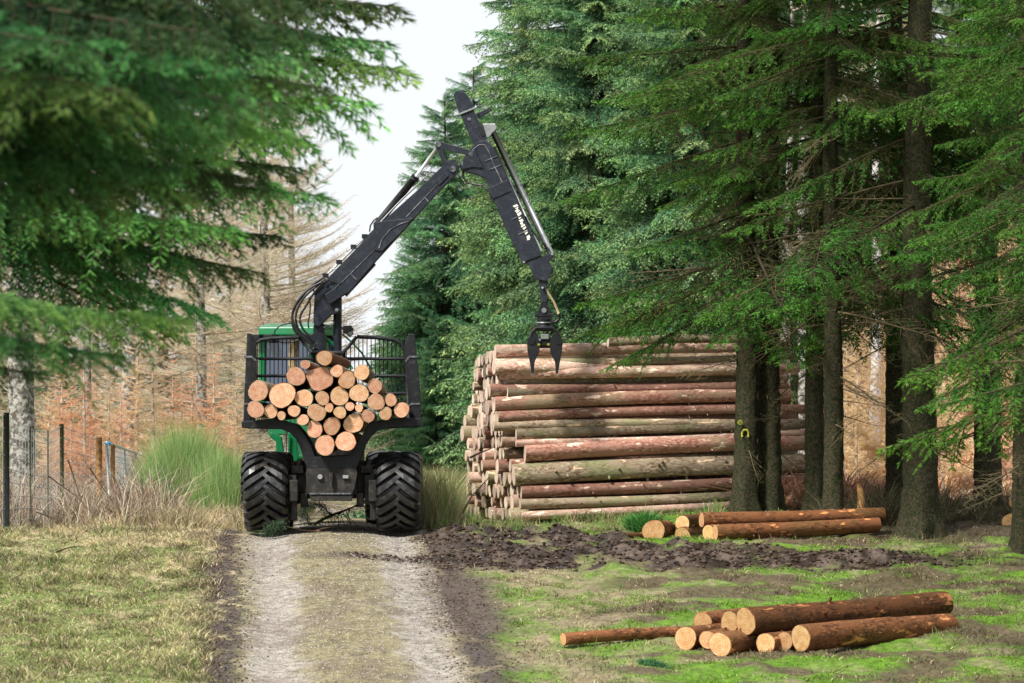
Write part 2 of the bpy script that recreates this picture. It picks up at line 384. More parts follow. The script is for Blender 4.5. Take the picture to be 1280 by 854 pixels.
# ------------------------------------------------------------------ grass and litter (nobody could count it)
NR = np.random.default_rng(5)
def blades(P, h, wd, lean, col, rng, segs=1, up=1.0):
    """P (n,3) roots, h (n,) heights; returns verts, tris, cols of tapered blades"""
    n = len(P); a = rng.uniform(0, 2 * np.pi, n); l = rng.uniform(.15, 1, n) * lean
    dirv = np.stack([np.cos(a) * l, np.sin(a) * l, np.full(n, up)], 1); dirv /= np.linalg.norm(dirv, axis=1)[:, None]
    b = rng.uniform(0, np.pi, n); wv = np.stack([np.cos(b), np.sin(b) * .5, np.zeros(n)], 1) * np.asarray(wd).reshape(-1, 1) * .5
    mid = P + dirv * h[:, None] * .55
    tip = mid + (dirv * np.array([1.7, 1.7, .55])) * h[:, None] * .5
    v = np.stack([P - wv, P + wv, mid - wv * .7, mid + wv * .7, tip], 1).reshape(-1, 3)
    k = np.arange(n)[:, None] * 5
    f = np.concatenate([k + [0, 1, 3], k + [0, 3, 2], k + [2, 3, 4]])
    return v, f, np.repeat(col, 5, axis=0)

def scatter(n, x0, x1, y0, y1, rng): return rng.uniform(x0, x1, n), rng.uniform(y0, y1, n)

def grass_field(name, label, n, x0, x1, y0, y1, hmin, hmax, keep, wd=.014, lean=1.2, tint=None, jit=.3, kind='stuff', cat='grass', bright=1.15, up=1.0, mixd=0):
    x, y = scatter(n, x0, x1, y0, y1, NR)
    m = keep(x, y) > NR.uniform(0, 1, n); x, y = x[m], y[m]; n = len(x)
    c = gcol(x, y) * bright
    if mixd:
        rr_ = NR.uniform(0, 1, n); c[rr_ < mixd] = STRAW * 1.1; c[rr_ > 1 - mixd * .3] = LITT
    if tint is not None:
        t = NR.integers(0, len(tint), n); c = np.array(tint)[t]
    c = c * NR.uniform(1 - jit, 1 + jit, (n, 1)) * NR.uniform(.92, 1.08, (n, 3))
    P = np.stack([x, y, H(x, y) - .01], 1)
    tus = .5 + 1.2 * smooth(.35, .72, fbm(x * 2.3, y * 1.8, 97))
    c = c * (.62 + .55 * smooth(.3, .7, fbm(x * 3.1, y * 2.2, 99)))[:, None]
    v, f, cc = blades(P, tus * NR.uniform(hmin, hmax, n), wd, lean, np.clip(c, 0, .85), NR, up=up)
    g = MB(); g.add(v, f, 0, cc)
    return tag(g.build(name, M_blade), label, cat, kind=kind)

def offroad_left(x, y): return smooth(-1.75, -2.1, x - roadx(y)) * np.ones_like(x)
def lkeep(x, y): return np.clip(1 - smooth(-2.3, -1.7, x - roadx(y)), 0, 1)
def rkeep(x, y): return smooth(2.0, 2.5, x - roadx(y)) * (1 - mudmask(x, y)) * (.25 + .75 * smooth(.4, .6, fbm(x * 1.5, y * 1.5, 61)))
grass_field('verge_grass', 'short green and straw coloured grass on the left verge of the track', 230000, -9.3, -3.3, 60, 85, .03, .13, lkeep, lean=2.0, mixd=.33, wd=.018, jit=.45)
grass_field('moss', 'bright green moss and thin grass on the ground right of the track', 175000, -.6, 9.2, 60, 84, .015, .075, rkeep, lean=1.8, wd=.015, mixd=.13, jit=.45)
def ckeep(x, y):
    d = np.abs(x - roadx(y)); return np.clip(.6 * (1 - smooth(.35, .6, d)) + .05, 0, 1) * (y > 61)
grass_field('track_grass', 'low dry grass growing on the centre strip of the track', 42000, -3.9, -1.1, 60, 79.5, .008, .045, ckeep, lean=1.5, wd=.010, bright=1.0)
# taller tussocks at the verge edges
grass_field('dry_grass', 'tall bleached grass along the fence on the left', 46000, -10.5, -4.3, 80.8, 96, .12, .42,
            lambda x, y: (1 - smooth(-1.7, -1.35, x - roadx(y) )) * (.3 + .7 * smooth(.4, .55, fbm(x * 1.2, y * 1.2, 71))), wd=.017, lean=1.1,
            tint=[(.55, .46, .29), (.48, .38, .23), (.36, .27, .17), (.62, .55, .38), (.40, .36, .16)])
grass_field('dry_grass', 'tall pale grass between the machine and the log stack', 22000, -1.95, -.95, 82, 100, .25, .85,
            lambda x, y: np.ones_like(x), wd=.017, lean=.4, tint=[(.50, .46, .25), (.40, .42, .18), (.26, .38, .12), (.52, .42, .26)])
grass_field('dry_grass', 'straggly grass and weeds at the foot of the log stack', 9000, -1.2, 3.6, 80.5, 83.9, .05, .26,
            lambda x, y: smooth(.45, .6, fbm(x * 1.7, y * 1.7, 77)), wd=.014, lean=1.0, tint=[(.46, .40, .22), (.12, .26, .05), (.30, .22, .14), (.18, .32, .07)])

# ------------------------------------------------------------------ logs
def log_meshes(name, L, r0, r1, seed, bark, cut, wedge=0.0, nseg=12, n=18, bend=.02, knots=4):
    """bark mesh (open tube) and the two sawn faces as a second mesh; axis +X from 0 to L"""
    rg = np.random.default_rng(seed)
    xs = np.linspace(0, L, nseg + 1); th = np.linspace(0, 2 * np.pi, n, endpoint=False)
    r = np.interp(xs, [0, L], [r0, r1])[:, None] * (1 + rg.uniform(.03, .075) * np.sin(th * 2 + rg.uniform(0, 6))[None] + .03 * np.sin(th * 3 + rg.uniform(0, 6))[None])
    r = r * (1 + rg.normal(0, .014, (nseg + 1, n)))
    if wedge: r = r * (1 - wedge * np.clip(np.cos(th - 1.1), 0, 1) ** 3 + wedge * .6 * np.cos(4 * th))
    ph, ph2 = rg.uniform(0, 6), rg.uniform(0, 6)
    cy = bend * np.sin(xs / L * np.pi + 0) * math.cos(ph) ; cz = bend * np.sin(xs / L * np.pi) * math.sin(ph)
    v = np.stack([np.broadcast_to(xs[:, None], r.shape), cy[:, None] + r * np.cos(th), cz[:, None] + r * np.sin(th)], -1)
    i = np.arange(nseg)[:, None] * n; j = np.arange(n)[None]; j2 = (j + 1) % n
    f = np.stack([i + j, i + n + j, i + n + j2, i + j2], -1).reshape(-1, 4)
    mb = MB(); mb.add(v.reshape(-1, 3), f, 0, sm=True)
    for q in range(knots):                       # branch stubs
        kx = rg.uniform(.1, .95) * L; ka = rg.uniform(0, 6.28); rr = np.interp(kx, [0, L], [r0, r1])
        d = np.array([rg.uniform(-.3, .3), math.cos(ka), math.sin(ka)]); p0 = np.array([kx, 0, 0]) + d * rr * .8
        mb.tube([p0, p0 + d * rr * rg.uniform(.3, .6)], [rr * .16, rr * .09], 5)
    for e, xx in ((nseg, L), (0, 0.0)):
        cb = mb if e else MB()
        if not e: bm = mb.mesh(name, [bark, cut])
        ring = v[e] * np.array([1, .955, .955]); ring = ring.copy(); tilt = rg.uniform(-.06, .06, 2)
        ring[:, 0] = xx + (-.002 if e == 0 else .002)
        rim = v[e].copy()
        c0 = np.array([[xx + (-.002 if e == 0 else .002), cy[e], cz[e]]])
        a = np.arange(n); b = (a + 1) % n
        tri = np.stack([np.full(n, n), b, a], 1) if e == 0 else np.stack([np.full(n, n), a, b], 1)
        cb.add(np.vstack([ring, c0]), tri, 1 if e else 0)
        q4 = np.stack([a, b, b + n, a + n], 1) if e == 0 else np.stack([b, a, a + n, b + n], 1)
        cb.add(np.vstack([ring, rim]), q4, 0 if e else 1)
    cm = cb.mesh('sawn_end', [cut, bark])
    return bm, cm

def place_log(meshes, loc, direction, label, group=None, roll=None, part=True, name='log', kname='sawn_end'):
    bm, cm = meshes
    o = bpy.data.objects.new(name, bm); COL.objects.link(o)
    d = Vector(direction).normalized(); q = d.to_track_quat('X', 'Z')
    o.rotation_mode = 'QUATERNION'
    roll = rnd.uniform(0, 6.28) if roll is None else roll
    from mathutils import Quaternion
    o.rotation_quaternion = q @ Quaternion((1, 0, 0), roll); o.location = Vector(loc)
    tag(o, label, 'log', group)
    c = bpy.data.objects.new(kname, cm); COL.objects.link(c); c.parent = o
    return o

# the tall stack: long logs lying left to right, their left ends stepping back and away
PA = R(9.0); U = np.array([math.cos(PA), math.sin(PA), 0]); Wv = np.array([-math.sin(PA), math.cos(PA), 0])
face = [  # left end px, centre py, diameter px, material, label
    (760, 428, 13, 1, 'thin pale log at the very top right of the tall stack, running behind the trunks'),
    (619, 439, 18, 2, 'uppermost full-length log of the tall stack, right behind the grapple'),
    (622, 453, 11, 1, 'thin dark mossy log just under the uppermost log of the tall stack'),
    (625, 467, 17, 2, 'pale pink log on the face of the stack at the tips of the grapple claws'),
    (612, 488, 18, 0, 'red brown log with bare knot patches that sticks out left below the grapple'),
    (618, 505, 18, 0, 'dark red log with peeled strips, second below the grapple tips'),
    (622, 521, 15, 0, 'brown log with one large oval bare patch in the upper half of the stack face'),
    (617, 533, 12, 1, 'slim greenish log directly under the log with the oval bare patch'),
    (645, 543, 14, 1, 'grey green log with dark knots in the middle of the stack face'),
    (645, 554, 10, 2, 'thin pink log squeezed in the middle of the stack face'),
    (656, 567, 23, 0, 'thick brown log with a pale sawn rim, just above the thickest log of the stack'),
    (642, 594, 29, 1, 'thickest grey green log with long bare scars low on the stack face'),
    (651, 615, 18, 0, 'brown log right under the thickest log of the stack'),
    (650, 630, 15, 1, 'mossy log with a bright peeled patch, second from the bottom of the stack face'),
    (652, 645, 11, 2, 'lowest thin log of the stack face, half hidden by weeds'),
]
PM = [M_bark_pile, M_bark_pile2, M_bark_pink]
for k, (px, py, dpx, mi, lab) in enumerate(face):
    zz = (660 - py) / 71.4; D = 84.0 + .16 * zz
    p = V(px, py, D); r = dpx / 2 / FPX * D * .92
    L = 5.35 + rnd.uniform(-.1, .2) if k else 3.0
    tl = .040 * (1 - zz / 3.5) + (.012 if k != 7 else -.01)
    ms = log_meshes('log', L, r * 1.04, r * .88, 100 + k, PM[mi], M_cut_pale, bend=.055, knots=14)
    place_log(ms, p, U + np.array([0, 0, tl + rnd.gauss(0, .005)]), lab, 'logs on the face of the tall stack')
var = [log_meshes('log', 5.3, r, r * .85, 200 + q, PM[q % 3], M_cut_pale, nseg=5, n=14, knots=2) for q, r in enumerate([.088, .10, .108, .115, .12, .128, .105, .115, .095])]
ns = 0
for k in range(14):
    for q in range(1, 19):
        t = .10 + q * .305 + (.15 if k % 2 else 0) + rnd.uniform(-.035, .035); z0 = .18 + k * .217 + rnd.uniform(-.018, .018)
        fr = k / 13
        if k == 13 and (q > 13 or q < 3): continue
        if k == 12 and q > 16: continue
        D = 84 + t * math.cos(PA)
        pl = (1 - fr) * np.interp(t, [0, 6.5], [650, 575]) + fr * np.interp(t, [0, 6.5], [622, 590])
        pl += rnd.gauss(0, 5.2)
        x = (pl - 640) / FPX * D
        z = z0 - .02 * t * fr
        s = (x - .14 + t * math.sin(PA)) / math.cos(PA)
        D = 84 + t * math.cos(PA) + s * math.sin(PA)
        sy = rnd.uniform(.82, 1.22)
        o = place_log(rnd.choice(var), (x, D, z), U + np.array([0, .06 + rnd.gauss(0, .03), rnd.gauss(0, .012) + .035 * (1 - z / 3.4)]),
                      'log deep in the tall stack with only its pale left end in view', 'logs inside the tall stack')
        o.scale = (rnd.uniform(.97, 1.02), sy, sy); ns += 1

# logs lying by the spruces (mid distance) and the small heap in front
mid = [  # end px, py, D, dpx, far px, far py, Dfar, label
    (817, 664, 79.0, 29, 832, 663, 79.9, 'short stubby log standing out alone at the left of the row beside the spruces'),
    (853, 669, 79.3, 20, 884, 667, 81.0, 'short lower log between the stub and the long logs by the spruces'),
    (853, 654, 79.6, 19, 884, 652, 81.3, 'short log lying on top of another, left of the long logs by the spruces'),
    (886, 666, 78.9, 20, 960, 660, 80.2, 'log end just left of and behind the lower long log by the spruces'),
    (894, 666, 78.7, 21, 1098, 656, 79.6, 'lower long brown log running right behind the slim mossy trunk'),
    (877, 650, 79.1, 20, 1104, 643, 80.0, 'upper long brown log resting on the lower one by the spruces'),
    (752, 672, 79.2, 9, 806, 669, 79.8, 'thin stick-like log lying in the weeds left of the stub'),
    (1262, 652, 80.5, 20, 1300, 640, 83.0, 'lower of two sawn ends half hidden behind the trunk at the right edge'),
    (1271, 628, 81.0, 19, 1310, 622, 83.0, 'upper of two sawn ends half hidden behind the trunk at the right edge'),
]
fore = [
    (932, 777, 65.3, 34, 1181, 754, 68.2, 'long log on top of the heap in the foreground, bare streak along its back'),
    (1001, 798, 64.9, 33, 1188, 782, 67.2, 'long log with a round sawn end, lowest right in the foreground heap'),
    (912, 778, 65.7, 27, 1010, 766, 68.0, 'log squeezed left behind the long top log of the foreground heap'),
    (878, 777, 66.3, 25, 975, 768, 68.6, 'upper leftmost short log of the foreground heap'),
    (857, 798, 65.4, 30, 935, 785, 67.6, 'lowest leftmost log end of the foreground heap, touching the thin red log'),
    (885, 800, 65.2, 24, 960, 788, 67.2, 'small log end wedged between two bigger ones at the lower left of the heap'),
    (900, 806, 64.8, 31, 985, 793, 66.9, 'foremost low log of the foreground heap, shaded brown end'),
    (957, 805, 65.0, 27, 1040, 794, 67.0, 'first of the round log ends right of the dark gap in the foreground heap'),
    (980, 802, 65.1, 24, 1060, 792, 67.1, 'small log end touching the round end of the lowest right log'),
    (704, 799, 65.6, 17, 850, 790, 66.4, 'thin reddish log lying alone to the left of the foreground heap'),
]
for grp, lst, cutm in (('logs lying beside the spruces', mid, M_cut_fore), ('logs of the small heap in the foreground', fore, M_cut_fore)):
    for k, (px, py, D, dpx, fx, fy, fD, lab) in enumerate(lst):
        a = V(px, py, D); b = V(fx, fy, fD); r = dpx / 2 / FPX * D
        L = float(np.linalg.norm(b - a))
        place_log(log_meshes('log', L, r, r * .9, 400 + k + 50 * (lst is fore), M_bark_fore, cutm, bend=.015, knots=6, n=22), a, b - a, lab, grp)

# ------------------------------------------------------------------ the forwarder
MX, MY = -3.013, 80.0
root = empty('forwarder', (MX, MY, 0), 'black and green forwarder seen from behind, loading logs with its raised crane', 'forwarder')
def mp(px, py, dy=0.0):                                    # a pixel at depth MY+dy
    return V(px, py, MY + dy)
def plate(mb, pts, D, th, mi=0):
    """outline in photograph pixels standing at its own distance D (number or function of px), th metres thick"""
    f = np.array([V(x, y, (D(x) if callable(D) else D)) for x, y in pts]); fr = f.copy(); bk = f.copy()
    fr[:, 1] -= th / 2; bk[:, 1] += th / 2
    return mb.prism(fr, bk, mi)
def P3(px, py, D, dy=0): 
    v = V(px, py, D(px) if callable(D) else D); v[1] += dy; return v

def tyre_mb(cx, cyy, cz, rad, wd, seed=0):
    mb = MB(); hw = wd / 2
    prof = [(-hw * .78, rad * .52), (-hw * .95, rad * .62), (-hw, rad * .8), (-hw * .96, rad * .9), (-hw * .84, rad * .955), (-hw * .4, rad * .975), (0, rad * .98),
            (hw * .4, rad * .975), (hw * .84, rad * .955), (hw * .96, rad * .9), (hw, rad * .8), (hw * .95, rad * .62), (hw * .78, rad * .52)]
    n = 64; th = np.linspace(0, 2 * np.pi, n, endpoint=False)
    prof = [(a, rr_ * (.965 if rr_ > rad * .7 else 1)) for a, rr_ in prof]
    v = np.array([[(cx + a, cyy + math.cos(t) * r, cz + math.sin(t) * r) for t in th] for a, r in prof])
    m = len(prof); i = np.arange(m - 1)[:, None] * n; j = np.arange(n)[None]; j2 = (j + 1) % n
    mb.add(v.reshape(-1, 3), np.stack([i + j, i + n + j, i + n + j2, i + j2], -1).reshape(-1, 4), 0, sm=True)
    # chevron lugs, wrapping over the shoulder
    NL = 22
    u = np.array([-.13, .25, .5, .75, .9, .985, 1.0]); rr = np.array([.978, .977, .974, .962, .93, .87, .80]); hh = np.array([.042, .05, .052, .052, .05, .04, .015]) * 1.6
    for side in (-1, 1):
        for q in range(NL):
            t0 = (q + (.5 if side > 0 else 0)) / NL * 2 * np.pi + seed
            for a, b in zip(range(len(u) - 1), range(1, len(u))):
                vs = []
                for e in (a, b):
                    sw = -.40 * np.sign(u[e]) * abs(u[e]) ** .85
                    wt = (.058 + .018 * u[e]) / rad
                    tc = t0 + sw
                    wob = .006 * math.sin(q * 7.3 + e * 2.1)
                    for dt, top in ((-wt, 0), (-wt * .72, 1), (wt * .72, 1), (wt, 0)):
                        r2 = rad * rr[e] - .034 * (1 - top) + (hh[e] + wob) * top
                        xx = side * hw * u[e] * (1 + (.02 if top and u[e] > .9 else 0))
                        vs.append((cx + xx, cyy - math.cos(tc + dt) * r2, cz + math.sin(tc + dt) * r2))
                f = [(0, 1, 5, 4), (1, 2, 6, 5), (2, 3, 7, 6)]
                if a == 0: f.append((3, 2, 1, 0))
                if b == len(u) - 1: f.append((4, 5, 6, 7))
                mb.add(vs, f, 0)
    return mb

def wheel(wx, wy, seed, side):
    cx, cy_, cz = wx, wy, .628
    tm = tyre_mb(0, 0, 0, .615, .735, seed)
    whl = empty('wheel', (cx - MX, cy_ - MY, cz)); whl.parent = root; whl['_o'] = [0, 0, 0]
    tm.build('tyre', M_rubber, whl)
    rm = MB(); s = side
    rm.tube([(-.27, 0, 0), (.27, 0, 0)], .335, 24); rm.tube([(.27 * s, 0, 0), (.30 * s, 0, 0)], [.15, .13], 16)
    rm.build('rim', M_dirty, whl)
wheel(-4.11, 80.63, 0, -1); wheel(-1.905, 80.63, .11, 1)
wheel(-4.11, 82.0, .2, -1); wheel(-1.905, 82.0, .05, 1)
wheel(-4.47, 86.2, .1, -1); wheel(-2.25, 86.2, .15, 1); wheel(-4.47, 87.6, .1, -1); wheel(-2.25, 87.6, .15, 1)

def part(name, m, fn, parent=root, bevel=0):
    mb = MB(); fn(mb); return sub(root, mb.build(name, m, parent, bevel=bevel)) if parent is root else mb.build(name, m, parent, off=root['_o'], bevel=bevel)

# rear frame, bogies, axle
def f_frame(m):
    m.box((MX - .42, 80.15, .60), (MX + .42, 84.9, 1.12)); m.box((MX - .28, 84.9, .62), (MX + .28, 86.8, 1.0))
    m.box((MX - .36, 80.02, .55), (MX + .36, 80.2, .62))
    m.box((MX - .62, 80.5, .62), (MX - .42, 80.9, 1.16)); m.box((MX + .42, 80.5, .62), (MX + .62, 80.9, 1.16))
    for s in (-1, 1):
        m.box((MX + s * .47 - .06, 80.3, .38), (MX + s * .47 + .06, 80.5, .62)); m.tube([(MX + s * .44, 80.32, .42), (MX + s * .44, 80.32, .38)], .05, 8)
part('rear_frame', M_dirty, f_frame, bevel=.012)
def f_bumper(m):
    plate(m, [(385, 586), (445, 586), (447, 592), (443, 612), (440, 618), (389, 618), (386, 612), (382, 592)], 80.02, .10)
b_ = part('rear_bumper', M_dirty, f_bumper, bevel=.01)
part('bumper_edge', M_edge, lambda m: m.box((MX - .36, 79.93, .60), (MX + .33, 79.975, .625)), b_)
part('skid_plate', M_dirty, lambda m: m.box((MX - .34, 79.95, .49), (MX + .35, 80.12, .585)), bevel=.015)
for q, (px, py) in enumerate(((400, 596), (432, 596))):
    l = part('tail_lamp', M_black, lambda m: m.tube([V(px, py, 79.99), V(px, py, 79.93)], .055, 14))
    part('lens', M_lamp, (lambda m: m.tube([V(px, py, 79.93), V(px, py, 79.92)], .042, 14)) if q == 0 else (lambda m: m.box(V(px - 3.5, py + 2, 79.915), V(px + 3.5, py - 2, 79.935))), l)
part('tow_hook', M_dirty, lambda m: (m.box((MX - .03, 79.88, .80), (MX + .03, 79.97, .98)), m.tube([(MX, 79.9, .72), (MX, 79.9, .98)], .025, 8)), bevel=.008)
for s in (-1, 1):
    def f_b(m, s=s):
        x = MX + s * .66
        m.box((x - .11, 80.25, .42), (x + .07, 82.3, .92)); m.tube([(x - .1, 80.62, .62), (x + .2 * s, 80.62, .62)], .24, 16); m.tube([(x - .1, 82.0, .62), (x + .2 * s, 82.0, .62)], .24, 16)
        m.box((x - .04, 80.08, .48), (x + .10, 80.25, .84)); m.box((x - .02, 80.2, .16) , (x + .08, 80.34, .5))
    part('bogie_case', M_dirty, f_b, bevel=.02)
part('rear_axle', M_dirty, lambda m: (m.tube([(MX - .7, 81.3, .72), (MX + .7, 81.3, .72)], [.17, .17], 16), m.box((MX - .60, 81.1, .52), (MX + .60, 81.5, .92))), bevel=.02)
for x in (MX - .58, MX + .58):
    part('cross_member', M_dirty, lambda m: (m.box((x - .10, 80.35, .95), (x + .10, 80.7, 1.08)), m.tube([(x, 80.4, 1.0), (x + .05, 80.4, 1.18)], .05, 8), m.tube([(x - .09, 80.5, 1.1), (x + .16, 80.9, 1.13)], .035, 8)), bevel=.01)

# bunk: four bolsters with stakes
LOWB = [(302, 527), (302, 535), (350, 536), (362, 541), (370, 549), (376, 562), (381, 578), (385, 587), (445, 587), (451, 572), (457, 556), (463, 546), (472, 538), (484, 535), (527, 533), (527, 523),
        (505, 522), (480, 524), (461, 529), (453, 543), (444, 556), (437, 569), (394, 571), (388, 554), (379, 540), (370, 530), (345, 523)]
def bolster(D0, th, lab=None):
    k = -(D0 - 80.25) * .032
    def f(m):
        q = [(px, py) for px, py in LOWB]
        fr = np.array([V(x, y, 80.0) for x, y in q]); fr[:, 0] += k; fr[:, 1] = D0 - th / 2; bk = fr.copy(); bk[:, 1] = D0 + th / 2
        m.prism(fr, bk)
    part('bolster', M_black, f, bevel=.012)
for D0, th in ((80.25, .5), (81.6, .14), (83.0, .14), (84.2, .14)): bolster(D0, th)
part('bunk_floor', M_dirty, lambda m: m.box((MX - .42, 80.4, 1.16), (MX + .42, 84.4, 1.24)))
def stake(D0, s):
    if s < 0: pts = [(303, 535), (312, 535), (314.5, 470), (314, 417), (308, 416), (305, 480)]; col = [(304, 424), (315, 424)]
    else: pts = [(516, 532), (527, 529), (524, 480), (518, 417), (510, 417), (509, 425), (513, 480)]; col = [(509, 424), (519, 424)]
    def f(m):
        fr = np.array([V(x, y, 80.0) for x, y in pts]); fr[:, 0] -= (D0 - 80.25) * .034; fr[:, 1] = D0 - .055; bk = fr.copy(); bk[:, 1] = D0 + .055
        m.prism(fr, bk)
    st = part('stake', M_black, f, bevel=.014)
    def c(m):
        for yy in (446, 505):
            xx = (309.5 if s < 0 else np.interp(yy, [417, 532], [514, 521])); p = V(xx, yy, 80.0); p[0] -= (D0 - 80.25) * .034; p[1] = D0
            m.box(p - [.075, .07, .018], p + [.075, .07, .018])
    part('collar', M_edge, c, st, bevel=.006)
for D0 in (80.25, 81.6, 83.0, 84.2):
    stake(D0, -1); stake(D0, 1)

# headboard grid
GD = 84.62
def f_gate(m):
    T = lambda pts, r: m.tube([V(a, b, GD) for a, b in pts], r, 8)
    T([(317, 530), (317, 440), (319, 430), (326, 425), (340, 423), (374, 421.5)], .032)
    T([(374, 421.5), (390, 441)], .03); T([(389, 441), (430, 441)], .035); T([(429, 441), (446, 421)], .032)
    T([(446, 421), (470, 422), (492, 424.5), (501, 429), (506, 438), (509, 470), (511, 530)], .035)
    for y in (448.5, 470, 492): T([(317, y), (392, y)], .028); T([(429, y), (509, y)], .028)
    T([(392, 441), (392, 530)], .03); T([(430, 441), (430, 530)], .03)
part('headboard', M_black, f_gate)
def f_bars(m):
    for x in np.arange(322, 392, 5.15):
        y0 = 423 if x < 374 else 423 + (x - 374) * 1.2
        m.tube([V(x, y0, GD), V(x, 530, GD)], .009, 5)
    for x in np.arange(433, 507, 5.15):
        y0 = 441 - (x - 429) * 1.15 if x < 446 else 422 + (x - 446) * .05
        m.tube([V(x, y0, GD), V(x, 530, GD)], .009, 5)
part('grille_bars', M_black, f_bars)

# tractor: cab, bonnet, steps
CX, CY = -3.86, 87.6; YAW = R(-13)
cabM = Matrix.Translation((CX, CY, 0)) @ Matrix.Rotation(YAW, 4, 'Z')
def cab_prism(mb, prof, x0, x1, mi=0):
    """profile in (forward, z), extruded across"""
    a = np.array([(cabM @ Vector((x0, f, z)))[:] for f, z in prof]); b = np.array([(cabM @ Vector((x1, f, z)))[:] for f, z in prof])
    mb.prism(a, b, mi)
cab = part('cab', M_green, lambda m: (cab_prism(m, [(-.9, 1.6), (-.9, 2.1), (.95, 2.1), (1.0, 1.6)], -.36, .62),
    [m.tube([(cabM @ Vector(p))[:] for p in pp], .055, 8) for pp in (
        [(-.47, -.88, 2.0), (-.45, -.84, 3.42)], [(.47, -.88, 2.0), (.45, -.84, 3.42)], [(-.47, .0, 2.0), (-.45, -.02, 3.42)], [(.47, 0, 2.0), (.45, -.02, 3.42)],
        [(-.47, 1.0, 2.0), (-.45, .82, 2.9), (-.42, .5, 3.42)], [(.47, 1.0, 2.0), (.45, .82, 2.9), (.42, .5, 3.42)])],
    [m.box((-.54, -.9, 2.05), (-.42, -.45, 3.45), 0, cabM)]), bevel=.02)
part('roof', M_green, lambda m: cab_prism(m, [(-.98, 3.40), (-.95, 3.56), (-.5, 3.63), (.5, 3.62), (.72, 3.52), (.74, 3.42)], -.53, .53), cab, bevel=.03)
def f_win(m):
    cab_prism(m, [(-.87, 2.12), (-.84, 3.40), (-.82, 3.40), (-.85, 2.12)], -.53, .53)
    cab_prism(m, [(-.78, 2.12), (-.45, 3.38), (.42, 3.38), (.74, 2.85), (.90, 2.12)], -.455, -.445)
    cab_prism(m, [(-.78, 2.12), (-.45, 3.38), (.42, 3.38), (.74, 2.85), (.90, 2.12)], .445, .455)
    cab_prism(m, [(.95, 2.12), (.78, 2.88), (.48, 3.40), (.45, 3.40), (.75, 2.86), (.92, 2.12)], -.53, .53)
part('window', M_glass, f_win, cab)
part('seat', M_cream, lambda m: (m.box((-.5, -.6, 2.1), (-.25, -.45, 3.15), 0, cabM), m.box((-.1, -.3, 2.1), (.35, -.15, 3.0), 0, cabM)), cab, bevel=.03)
for a in (-.64, -.40, .36): part('work_lamp', M_black, lambda m: m.box((a, -1.06, 3.28), (a + .17, -.96, 3.42), 0, cabM), bevel=.012)
bon = part('bonnet', M_green, lambda m: cab_prism(m, [(1.0, 1.15), (1.0, 2.25), (1.6, 2.2), (2.3, 1.9), (2.45, 1.15)], -.42, .42), bevel=.04)
part('front_frame', M_dirty, lambda m: (m.box((CX - .3, 85.9, .6), (CX + .3, 88.8, 1.14)), m.tube([(CX - .8, 86.9, .68), (CX + .8, 86.9, .68)], .15, 12)), bevel=.02)
part('fender', M_green, lambda m: (plate(m, [(339, 540), (352, 546), (357, 575), (346, 575), (345, 552), (337, 546)], 85.6, .25), plate(m, [(360, 541), (370, 541), (374, 577), (361, 577)], 85.7, .2)), bevel=.015)
part('step_rail', M_steelgrey, lambda m: m.tube([V(358, 538, 85.5), V(356, 577, 85.5)], .022, 8))
part('exhaust_pipe', M_rust, lambda m: m.tube([V(366, 500, 86.0), V(366, 452, 86.0), V(368, 421, 86.0)], .085, 12))
part('handrail', M_green, lambda m: (m.tube([V(x, y, 86.3) for x, y in ((428, 418), (440, 428), (452, 441), (462, 458), (468, 476))], .02, 6), m.tube([V(x, y, 86.2) for x, y in ((408, 424), (418, 432), (430, 446), (440, 462))], .04, 6)))
def f_lp(m):
    m.tube([V(x, y, 86.0) for x, y in ((427, 409), (431, 415), (438, 421), (441, 417), (441, 411), (434, 408))], .016, 6)
    p = V(435, 412, 86.0); m.box(p - [.09, .05, .07], p + [.07, .05, .07])
side_lamp = part('side_lamp', M_black, f_lp, bevel=.01)
part('lens', M_lamp, lambda m: m.tube([V(438, 417, 85.95), V(438, 417, 85.9)], .035, 10), side_lamp)

# crane
DC = lambda px: 85.3 - (px - 405) / 275 * 1.6
part('crane_base', M_dirty, lambda m: (m.box((MX - .32, 84.8, .9), (MX + .38, 85.7, 1.6)), m.tube([(MX - .02, 85.25, 1.5), (MX - .02, 85.25, 2.6)], .24, 20)), bevel=.02)
pil = part('crane_pillar', M_crane, lambda m: (plate(m, [(391, 520), (392.5, 405), (405.5, 405), (407, 520)], 85.3, .26), m.tube([P3(422, 520, 85.3), P3(422, 391, 85.3)], .075, 14)), bevel=.012)
part('bracket', M_crane, lambda m: (plate(m, [(392, 402), (393.5, 368), (403, 358), (427, 368), (427, 389), (423, 394), (415, 393), (404, 404), (399, 409), (393, 407)], 85.26, .34),
                                    plate(m, [(406, 368), (419, 360), (427, 371), (412, 381)], 84.98, .14)), pil, bevel=.012)
def f_pin(m, pts=((397.5, 402.7, .05), (421.5, 388, .05))):
    for a, b, r in pts:
        p = P3(a, b, DC); m.tube([p - [0, .24, 0], p + [0, .24, 0]], r, 14)
part('pin', M_steelgrey, lambda m: f_pin(m, ((397.5, 402.7, .032), (421.5, 388, .03))), pil)
part('pin_boss', M_crane, lambda m: [m.tube([P3(a, b, DC) - [0, .215, 0], P3(a, b, DC) + [0, .215, 0]], .062, 16) for a, b in ((397.5, 402.7), (421.5, 388))], pil)
boom = part('main_boom', M_crane, lambda m: (plate(m, [(397, 366), (411, 347), (440, 317), (471, 284), (520, 240), (562, 200), (569, 199), (574, 208), (571, 218), (545, 244), (500, 294), (470, 327), (437, 366), (427, 371), (412, 372)], DC, .30),
    plate(m, [(433, 371), (470, 331), (466, 327), (429, 366)], DC, .24)), bevel=.014)
